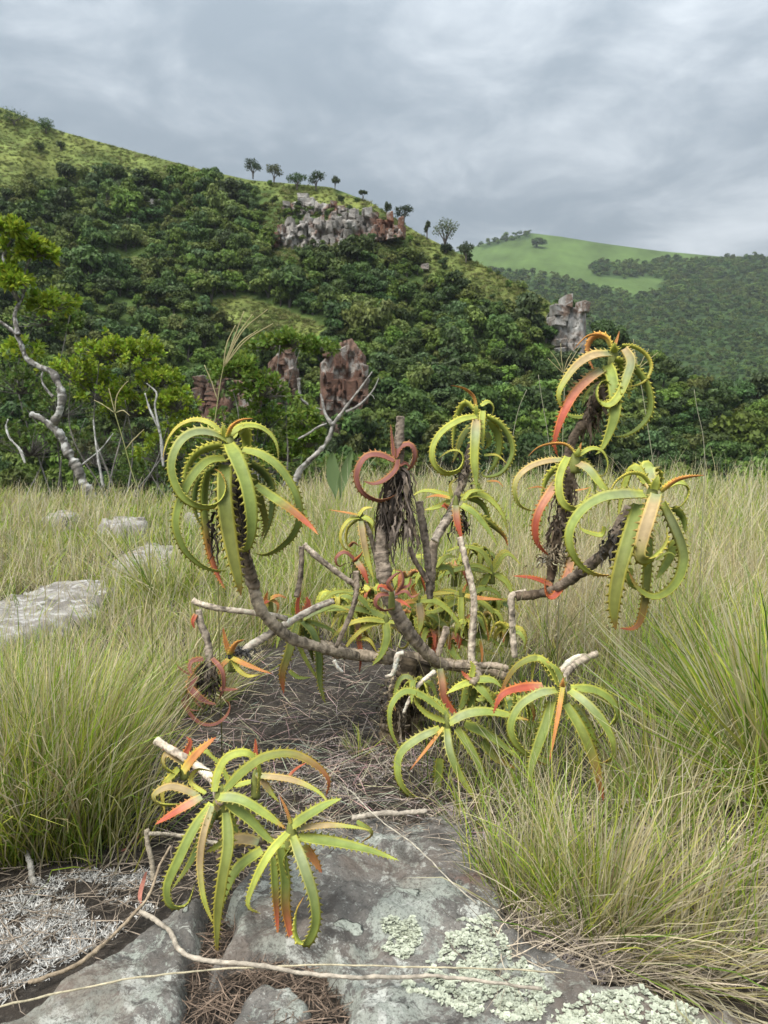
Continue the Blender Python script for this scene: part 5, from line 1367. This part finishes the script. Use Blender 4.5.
def blade_cols(n, straw, r=rng, dry_tip=0.35):
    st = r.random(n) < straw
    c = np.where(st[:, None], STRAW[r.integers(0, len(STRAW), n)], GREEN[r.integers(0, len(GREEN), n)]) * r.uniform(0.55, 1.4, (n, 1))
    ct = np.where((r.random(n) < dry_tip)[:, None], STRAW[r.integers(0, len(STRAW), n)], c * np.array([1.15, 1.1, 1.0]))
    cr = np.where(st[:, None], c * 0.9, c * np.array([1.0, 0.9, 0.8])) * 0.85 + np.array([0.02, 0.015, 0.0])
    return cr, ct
def tussock_geo(g, c, spread, n, length, width, straw, lean=0.25, leanv=0.3, bend=0.7, azb=None, azk=0.0, r=rng, segs=5, dry_tip=0.35):
    a0 = r.uniform(0, 2 * np.pi, n); q = spread * np.sqrt(r.random(n))
    x = c[0] + q * np.cos(a0); y = c[1] + q * np.sin(a0)
    z = ground_z(x, y) - 0.01 + (c[2] if len(c) > 2 else 0)
    az = a0 + 0.95 * r.standard_normal(n)
    ux = np.cos(az) + (azk * np.cos(azb) if azb is not None else 0); uy = np.sin(az) + (azk * np.sin(azb) if azb is not None else 0)
    az = np.arctan2(uy, ux)
    ln = np.clip(lean * (q / spread) * 1.6 + leanv * r.standard_normal(n) * 0.5, -0.2, 1.4)
    bd = bend * np.abs(r.standard_normal(n)) * 0.8 + 0.1
    L = length * r.uniform(0.45, 1.15, n)
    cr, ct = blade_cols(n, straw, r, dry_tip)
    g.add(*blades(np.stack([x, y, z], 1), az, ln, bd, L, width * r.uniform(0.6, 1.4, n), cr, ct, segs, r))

BARE = [(150, 700), (215, 660), (300, 640), (420, 650), (425, 790), (455, 830), (500, 900), (545, 965), (640, 1000), (830, 1012), (900, 1200), (-200, 1200), (-200, 880), (0, 868), (120, 862), (185, 800), (160, 740)]
ROCKS_PX = [[(-20, 612), (60, 588), (116, 588), (85, 630), (35, 650), (-20, 665)], [(112, 552), (182, 546), (178, 572), (112, 578)], [(100, 530), (152, 528), (150, 542), (105, 543)], [(44, 523), (82, 522), (80, 534), (48, 535)]]
r = np.random.default_rng(21)
g = Geo()
ncl = 0
for k in range(7200):
    y = 1.35 + 12.2 * r.random() ** 1.0
    x = r.uniform(-1, 1) * (0.62 * y + 0.9)
    if r.random() > np.clip(1.4 - y / 15.0, 0.3, 1): continue
    px, py, D = PROJ(np.array([x, y, 0.0]))
    ppx, ppy = np.array([px]), np.array([py])
    if in_poly(ppx, ppy, BARE)[0]: continue
    if any(in_poly(ppx, ppy, q)[0] for q in ROCKS_PX) and r.random() < 0.80: continue
    if y > edge_y(np.array(x)) + 1.2: continue
    left = px < 300
    patch = float(fbm(np.array(x * 0.8), np.array(y * 0.8), 3))
    if left:
        H = 0.26 + 0.20 * r.random() ** 1.5 if y > 3.0 else 0.34
        straw = 0.28 + 1.0 * patch
        if in_poly(ppx, ppy, [(-100, 560), (200, 520), (220, 640), (120, 690), (-100, 700)])[0]: H *= 0.62
    else:
        H = 0.40 + 0.26 * r.random() ** 2
        straw = 0.37 + 1.0 * patch
        if px > 560 and y < 4: straw -= 0.10
        if px < 520 and y < 4.2: H *= 0.62
        if in_poly(ppx, ppy, [(420, 690), (660, 690), (650, 900), (560, 960), (430, 830)])[0]:
            H *= 0.55
            if r.random() < 0.45: continue
    if y > 4.5: straw += 0.12
    if in_poly(ppx, ppy, [(110, 690), (300, 630), (310, 800), (180, 862), (110, 800)])[0]:
        H *= 0.40
        if r.random() < 0.6: continue
    if in_poly(ppx, ppy, [(560, 770), (900, 770), (1000, 1100), (560, 1100)])[0]:
        H *= 0.8
        if r.random() < 0.72: continue
    wid = 0.0030 * max(1.0, y / 3.2)
    nb = int(26 if y < 5 else 20)
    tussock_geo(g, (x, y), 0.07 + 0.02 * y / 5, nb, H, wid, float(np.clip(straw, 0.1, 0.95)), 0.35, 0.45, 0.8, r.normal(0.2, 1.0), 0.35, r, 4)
    ncl += 1
link('grass', g.mesh('grass', smooth_shade=False), M['grass'], kind='stuff', label='tall mixed green and straw grass covering the ledge', category='grass')

# thin flowering culms standing over the sward
g = Geo(); n = 3600
y = 2.4 + 9.5 * r.random(n); x = r.uniform(-1, 1, n) * (0.62 * y + 0.5)
px, py, D = PROJ(np.stack([x, y, 0 * x], 1))
keep = (~in_poly(px, py, BARE)) & (y < edge_y(x) + 0.5) & ((px > 420) | (y > 3.2))
x, y = x[keep], y[keep]; n = len(x)
c0 = STRAW[r.integers(0, 4, n)] * r.uniform(0.8, 1.25, (n, 1))
H = r.uniform(0.45, 0.92, n) * np.where(px[keep] < 320, 0.66, 1.0)
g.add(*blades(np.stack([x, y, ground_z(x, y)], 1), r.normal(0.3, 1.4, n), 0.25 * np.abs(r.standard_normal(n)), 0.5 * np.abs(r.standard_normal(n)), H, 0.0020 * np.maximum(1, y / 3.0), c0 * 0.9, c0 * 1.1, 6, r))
link('grass_culms', g.mesh('grass_culms', smooth_shade=False), M['grass'], kind='stuff', label='thin straw flowering stems rising above the ledge grass', category='grass')

def tussock(label, px, py, parts, seed, name='grass_tussock'):
    c = G(px, py); rr = np.random.default_rng(seed)
    g = Geo()
    for (dx, dy, spread, n, length, width, straw, lean, bend, azb, azk) in parts:
        tussock_geo(g, (c[0] + dx, c[1] + dy), spread, n, length, width, straw, lean, 0.35, bend, azb, azk, rr, 6)
    o = link(name, g.mesh(name, (c[0], c[1], 0), False), M['grass'], label=label, category='grass')
    o.location = (c[0], c[1], 0)
tussock('big fine-bladed green tussock leaning right beside the bare soil', 105, 835, [(-0.13, 0.0, 0.17, 2000, 0.50, 0.0031, 0.28, 0.22, 0.5, 1.2, 0.15), (-0.10, 0.05, 0.14, 380, 0.56, 0.0022, 0.9, 0.25, 0.5, 1.0, 0.2)], 61)
tussock('green and straw tussock at the left edge above the bare soil', 10, 830, [(0, 0.0, 0.22, 2000, 0.52, 0.0031, 0.35, 0.25, 0.7, 0.3, 0.3)], 62)
tussock('straw-topped tussock behind the withered red aloe head', 185, 700, [(0, 0, 0.17, 900, 0.34, 0.0028, 0.5, 0.35, 0.9, 0.15, 0.5)], 63)
tussock('upright thin green tuft at the right rim of the rock slab', 530, 905, [(0, 0.02, 0.09, 340, 0.26, 0.0022, 0.32, 0.3, 0.35, 1.5, 0.3), (0, 0.02, 0.06, 40, 0.5, 0.0018, 0.9, 0.2, 0.35, 1.5, 0.3)], 64)
tussock('dry straw and green tuft spraying out over the lichened rock edge', 606, 945, [(0, 0.03, 0.09, 400, 0.36, 0.0022, 0.5, 0.4, 0.4, 0.8, 0.6), (0.0, 0, 0.08, 300, 0.40, 0.0021, 0.75, 0.8, 0.5, -0.1, 1.3)], 65)
tussock('flattened pale tuft trailing along the rock at the right', 690, 965, [(0, 0, 0.12, 360, 0.44, 0.0023, 0.8, 0.95, 0.6, -0.1, 1.0)], 66)
tussock('coarse bright green tussock with broad blades at the right', 770, 800, [(0, 0, 0.11, 700, 0.66, 0.0060, 0.10, 0.5, 0.35, 2.2, 0.8), (0, 0, 0.14, 380, 0.55, 0.003, 0.8, 0.6, 0.6, 2.0, 0.5)], 67)
tussock('mixed green and straw tussock between the right aloe head and the coarse tussock', 660, 820, [(0, 0.05, 0.10, 420, 0.40, 0.0028, 0.55, 0.5, 0.6, 1.0, 0.6)], 68)
tussock('broad-bladed green tuft with long stems behind the pale rocks', 165, 610, [(0, 0, 0.10, 130, 0.62, 0.0055, 0.25, 0.45, 0.5, 2.4, 0.6), (0.15, 0.1, 0.12, 120, 0.6, 0.005, 0.3, 0.4, 0.5, 1.0, 0.6)], 69)
tussock('tiny green tuft alone in the grey litter under the limb', 358, 752, [(0, 0, 0.02, 60, 0.12, 0.0022, 0.3, 0.5, 0.5, None, 0)], 70)

# ------------------------------------------------------------------ litter: fine dead strands lying flat
g = Geo(); n = 4200
px = r.uniform(150, 480, n); py = r.uniform(655, 850, n)
q = np.array([G(a, b) for a, b in zip(px, py)])
keep = in_poly(px, py, [(150, 730), (215, 668), (300, 648), (440, 655), (470, 700), (475, 850), (420, 832), (300, 835), (300, 835), (240, 870), (180, 875), (160, 800)])
q = q[keep]; n = len(q)
col = np.array([0.16, 0.135, 0.105]) * r.uniform(0.25, 2.6, (n, 1)) * (1 + 0.1 * r.standard_normal((n, 3)))
q[:, 2] = ground_z(q[:, 0], q[:, 1]) + r.uniform(0.001, 0.02, n)
g.add(*blades(q, r.normal(0.1, 1.3, n) + np.pi * (r.random(n) < 0.5), r.uniform(1.1, 1.5, n), 0.5 * r.random(n), r.uniform(0.03, 0.17, n), np.full(n, 0.0022), col, col * 1.15, 4, r))
px = r.uniform(-60, 480, 2600); py = r.uniform(815, 1000, 2600)
q = np.array([G(a, b) for a, b in zip(px, py)])
keep = in_poly(px, py, [(-60, 860), (120, 850), (190, 820), (235, 850), (225, 890), (170, 900), (90, 955), (0, 1000), (-60, 1020)])
q = q[keep]; n = len(q)
q[:, 2] = ground_z(q[:, 0], q[:, 1]) + r.uniform(0.001, 0.012, n)
col = np.array([0.19, 0.155, 0.12]) * r.uniform(0.4, 1.8, (n, 1))
g.add(*blades(q, r.uniform(0, 6.28, n), np.full(n, 1.40), 0.2 * r.random(n), r.uniform(0.03, 0.14, n), np.full(n, 0.0020), col, col * 1.15, 4, r))
px = r.uniform(480, 900, 4200); py = r.uniform(770, 1000, 4200)
q = np.array([G(a, b) for a, b in zip(px, py)]); n = len(q)
q[:, 2] = ground_z(q[:, 0], q[:, 1]) + r.uniform(0.001, 0.03, n)
col = np.array([0.24, 0.20, 0.15]) * r.uniform(0.3, 2.2, (n, 1))
g.add(*blades(q, r.normal(-0.2, 1.2, n), r.uniform(1.0, 1.5, n), 0.4 * r.random(n), r.uniform(0.05, 0.24, n), np.full(n, 0.0020), col, col * 1.15, 4, r))
px = r.uniform(190, 345, 1500); py = r.uniform(925, 1040, 1500)
q = np.array([G(a, b) for a, b in zip(px, py)]); n = len(q)
q[:, 2] = ground_z(q[:, 0], q[:, 1]) + r.uniform(0.0, 0.012, n)
col = np.array([0.13, 0.095, 0.07]) * r.uniform(0.3, 2.2, (n, 1))
g.add(*blades(q, r.uniform(0, 6.28, n), r.uniform(1.2, 1.5, n), 0.3 * r.random(n), r.uniform(0.02, 0.09, n), np.full(n, 0.0018), col, col * 1.15, 4, r))
# rim_litter: crumbs and strands drifted over the back edge of the slab
px = r.uniform(225, 520, 3000); py = r.uniform(790, 880, 3000)
k_ = np.abs(py - np.interp(px, [225, 262, 300, 372, 445, 490, 520], [880, 848, 835, 815, 812, 862, 900])) < 14 * np.abs(r.standard_normal(len(px)))
px, py = px[k_], py[k_]; k_ = py > 800 - 0 * px
q = np.array([G(a, b, 0.04) for a, b in zip(px, py)]); n = len(q)
q[:, 2] = np.array([slab_z(a, b) for a, b in q[:, :2]]) + r.uniform(0.0, 0.006, n)
col = np.array([0.17, 0.14, 0.11]) * r.uniform(0.25, 2.4, (n, 1))
g.add(*blades(q, r.uniform(0, 6.28, n), r.uniform(1.3, 1.55, n), 0.1 * r.random(n), r.uniform(0.01, 0.08, n), np.full(n, 0.0022), col, col * 1.15, 4, r))
link('plant_litter', g.mesh('plant_litter', smooth_shade=False), M['dry'], kind='stuff', label='grey dead grass strands matted on the soil below the aloe bush', category='litter')

# white branching lichen: little forked twigs
def fruticose(name, label, poly, n, hgt, tone, z0=0.0, dens=None):
    xs = [p[0] for p in poly]; ys = [p[1] for p in poly]
    px = r.uniform(min(xs), max(xs), n); py = r.uniform(min(ys), max(ys), n)
    k = in_poly(px, py, poly)
    px, py = px[k], py[k]
    m = fbm(px / 18, py / 10, 4) > (-0.06 if dens is None else dens)
    q = np.array([G(a, b, z0) for a, b in zip(px[m], py[m])])
    g = Geo()
    q[:, 2] = np.array([max(slab_z(a_, b_), float(ground_z(a_, b_)) + z0) for a_, b_ in q[:, :2]])
    for rep in range(4):
        c = np.array(tone) * r.uniform(0.55, 1.25, (len(q), 1))
        off = r.standard_normal((len(q), 3)) * np.array([0.006, 0.006, 0.002])
        g.add(*blades(q + off, r.uniform(0, 6.28, len(q)), r.uniform(0.8, 1.55, len(q)), r.uniform(-1.6, 1.2, len(q)), hgt * r.uniform(0.4, 1.2, len(q)), np.full(len(q), 0.0021), c, c * 1.1, 4, r))
    link(name, g.mesh(name, smooth_shade=False), M['lichen'], kind='stuff', label=label, category='lichen')
fruticose('white_lichen', 'white branching lichen matted over the soil left of the rock slab', [(-80, 905), (30, 885), (100, 868), (160, 872), (155, 905), (95, 948), (20, 995), (-80, 1040)], 10000, 0.014, (0.53, 0.52, 0.49), 0.004)
fruticose('white_lichen', 'grey branching lichen at the right rim of the rock slab under the grass', [(440, 800), (480, 812), (520, 850), (560, 900), (620, 955), (600, 990), (545, 968), (515, 915), (480, 870)], 9000, 0.014, (0.40, 0.35, 0.34), 0.01)
fruticose('white_lichen', 'pale lichen scraps in the litter under the main limb', [(300, 740), (420, 720), (440, 800), (330, 805), (280, 800)], 3200, 0.011, (0.42, 0.36, 0.33), 0.004, 0.05)
fruticose('white_lichen', 'pale lichen and crumbs on the dark soil under the sparse grass at the right', [(600, 830), (800, 780), (860, 960), (640, 985), (580, 940)], 4200, 0.012, (0.36, 0.34, 0.31), 0.006, 0.02)
# leafy grey-green lichen: overlapping lobes on the slab
def foliose(label, poly, n, z0):
    xs = [p[0] for p in poly]; ys = [p[1] for p in poly]
    px = r.uniform(min(xs), max(xs), n); py = r.uniform(min(ys), max(ys), n)
    sdv = poly_dist(px + 8 * fbm(px / 9, py / 9, 3), py + 8 * fbm(px / 9 + 40, py / 9, 3), poly)
    k = (sdv > 0) & (fbm(px / 14, py / 10, 3) > -0.24 + 0.12 * (sdv < 10))
    g = Geo()
    for a, b in zip(px[k], py[k]):
        c = G(a, b, z0); c[2] = slab_z(c[0], c[1]); s = r.uniform(0.003, 0.0065)
        m = 7; th = np.linspace(0, 2 * np.pi, m, endpoint=False) + r.uniform(0, 1)
        rad = s * r.uniform(0.6, 1.3, m)
        rim = c + np.stack([rad * np.cos(th), rad * np.sin(th), r.uniform(0.0, 0.0042, m)], 1)
        V = np.vstack([c + np.array([0, 0, 0.0005]), rim])
        F = np.stack([np.zeros(m, int), 1 + np.arange(m), 1 + (np.arange(m) + 1) % m], 1)
        base = np.array([0.40, 0.43, 0.33]) * r.uniform(0.7, 1.25)
        cc = np.vstack([base * 0.85, np.tile(base * np.array([1.15, 1.13, 1.15]), (m, 1))])
        g.add(V, F, cc)
    link('leafy_lichen', g.mesh('leafy_lichen', smooth_shade=False), M['lichen'], kind='stuff', label=label, category='lichen')
foliose('thick pale green leafy lichen colony on the right of the rock slab', [(400, 985), (412, 965), (440, 945), (455, 915), (490, 908), (510, 935), (515, 955), (545, 975), (560, 1000), (520, 1012), (470, 1005), (440, 1000)], 5200, 0.066)
foliose('round whitish leafy lichen rosette in the middle of the rock slab', [(380, 918), (400, 911), (420, 915), (422, 932), (405, 945), (385, 944)], 1100, 0.066)
foliose('leafy lichen along the front edge of the rock slab by the spraying tuft', [(560, 1000), (620, 990), (700, 1000), (720, 1040), (600, 1040), (540, 1030)], 2200, 0.066)

# ------------------------------------------------------------------ sticks, seed heads and fallen bits
def stick(label, path, w0, w1, lift=0.01, tone=(0.40, 0.35, 0.28), name='dry_twig', z=0.06, cat='twig', extra=()):
    a = pts(path)
    w = np.array([G(x, y, z + d * 0.01) for x, y, d in a])
    o0 = w[0].copy()
    p = resample(w, max(12, len(a) * 8)); n = len(p)
    p = p + np.cumsum(r.standard_normal((n, 3)) * 0.0007, 0)
    c = np.array(tone) * (1 + 0.12 * r.standard_normal((n, 1)))
    g = Geo(); g.add2(*tube(p, np.linspace(w0, w1, n) * (1 + 0.08 * r.standard_normal(n)), 7, c, jitter=0.06))
    o = link(name, g.mesh(name, o0), M['bark'], label=label, category=cat); o.location = o0
stick('long pale bent twig lying across the rock slab', "140,912,0 155,920 172,932 182,948,2 205,958 235,962 270,966 300,974 340,980 400,983 440,984 500,990 545,997", 0.0055, 0.003)
stick('brown curved twig leaning on the slab from the white lichen', "28,982,0 70,968 98,950 130,920 150,895,3 160,868,6 172,845,10", 0.0048, 0.003, z=0.03, tone=(0.33, 0.26, 0.18))
stick('thin straw stem crossing the front of the slabs', "-10,1010,0 60,992 130,978 210,968 330,962 450,966 560,972", 0.0020, 0.0014, z=0.075, tone=(0.50, 0.44, 0.30))
stick('thick short dead stick on the rim of the slab below the limb', "352,818,0 375,814 400,812 424,810", 0.008, 0.007, z=0.07, tone=(0.42, 0.37, 0.30))
stick('thin straw lying diagonally over the slab from the litter', "350,790,2 385,822 420,850 450,880 475,905,0", 0.0020, 0.0014, z=0.07, tone=(0.45, 0.41, 0.33))
stick('pale upright stick propped in soil beside the low aloe', "152,880,0 151,862,4 149,845,8 148,832,11", 0.0062, 0.0065, z=0.01, tone=(0.42, 0.36, 0.27))
stick('short pale stick level with the low aloe leaves', "149,834,11 175,835,9 200,838,8 232,845,6", 0.005, 0.0055, z=0.01, tone=(0.40, 0.35, 0.27))
stick('small bleached root stub at the foot of the big tussock', "34,886,0 32,872,2 29,856,4 26,845,5", 0.008, 0.006, z=0.0, tone=(0.50, 0.47, 0.42))
for lab, path in [('pinkish dry leaf scrap curled on the soil near the propped stick', "122,850,1 128,848,2 136,840,2 138,833,3"), ('withered mauve aloe leaf hanging by the brown twig', "146,872,6 143,882,4 140,895,2 141,903,1")]:
    a = pts(path); x, y = a[:, 0], a[:, 1]
    w = np.array([G(*q[:2], 0.01 * q[2]) for q in a]); p = resample(w, 10); n = len(p)
    g = Geo(); g.add(*strip(p, np.tile(unit(np.array([0.7, 0.5, 0.5])), (n, 1)), 0.008 * np.sin(np.linspace(0.5, 2.9, n)), np.array([0.36, 0.15, 0.11])))
    o = link('dry_leaf', g.mesh('dry_leaf', w[0]), M['dry'], label=lab, category='leaf'); o.location = w[0]
def seedhead(label, z, D, culm, rays, w=0.0022, tone=(0.40, 0.42, 0.17)):
    a = pts(culm); x, y = z(a[:, 0], a[:, 1])
    p = resample(P(x, y, np.full(len(a), D)), 20)
    b = p[0].copy(); b[2] = ground_z(b[0], b[1])
    p = np.vstack([b, p])
    e = empty('grass_seed_head', b, label, 'grass stalk')
    g = Geo(); g.add2(*tube(p, np.linspace(w, w * 0.7, len(p)), 5, np.array(tone)))
    link('stalk', g.mesh('stalk', b), M['grass'], e)
    for s in rays:
        a = pts(s); x, y = z(a[:, 0], a[:, 1])
        q = resample(P(x, y, np.full(len(a), D)), 10)
        g = Geo(); rad = w * 0.75 * (0.6 + 0.7 * np.sin(np.linspace(0.3, 3.0, 11)))
        g.add2(*tube(q, rad, 5, np.array([0.52, 0.47, 0.26]), jitter=0.2))
        link('ray', g.mesh('ray', b), M['grass'], e)
zl = Zm(0, 220, 3.0)
seedhead('thin grass stalk with a spread claw-like seed head below the crooked tree', zl, 2.7, "445,895 432,850 400,770 372,670 345,580", ["345,580 335,540 326,505", "345,580 350,530 372,495 385,483", "343,578 310,555 282,540", "347,578 370,572 390,588", "375,690 400,660 432,628"])
seedhead('tall pale grass stalk with a feathery upright seed head above the left aloe', Zm(180, 300, 3.2), 2.45, "110,400 118,340 130,260 140,210", ["140,210 170,130 205,35", "140,215 180,120 232,45", "140,215 200,100 280,30", "140,215 210,130 298,75", "138,215 150,140 178,80", "140,215 190,140 250,95", "120,320 100,260 78,208"], 0.0021, (0.42, 0.42, 0.20))
seedhead('fine grass stalk with starry pale seed head behind the top right aloe head', Zm(500, 320, 3.657), 3.1, "232,330 235,260 232,195", ["232,195 200,165 175,140", "232,195 210,150 185,115", "232,195 225,140 222,85", "232,195 245,150 262,120", "232,195 265,140 300,85"], 0.0018, (0.5, 0.5, 0.34))
seedhead('fine grass stalk with starry pale seed head right of the top aloe head', Zm(500, 320, 3.657), 3.1, "560,520 545,420 520,260 505,185", ["505,185 500,150 492,110", "505,180 540,150 578,118", "505,180 530,130 545,105", "505,182 495,140 488,70"], 0.0018, (0.5, 0.5, 0.34))
for lab, s in [('tall thin bare grass stem rising before the dark bush left of the top aloe head', "140,200 155,300 175,420 185,520"), ('slanting thin bare grass stem between the centre and top right aloe heads', "98,255 70,320 48,420 40,520"), ('faint pale grass stem standing at the right against the dark bush', "710,255 722,330 742,420 750,520")]:
    seedhead(lab, Zm(500, 320, 3.657), 3.4, ' '.join(s.split()[::-1]), [], 0.0016, (0.5, 0.48, 0.36))
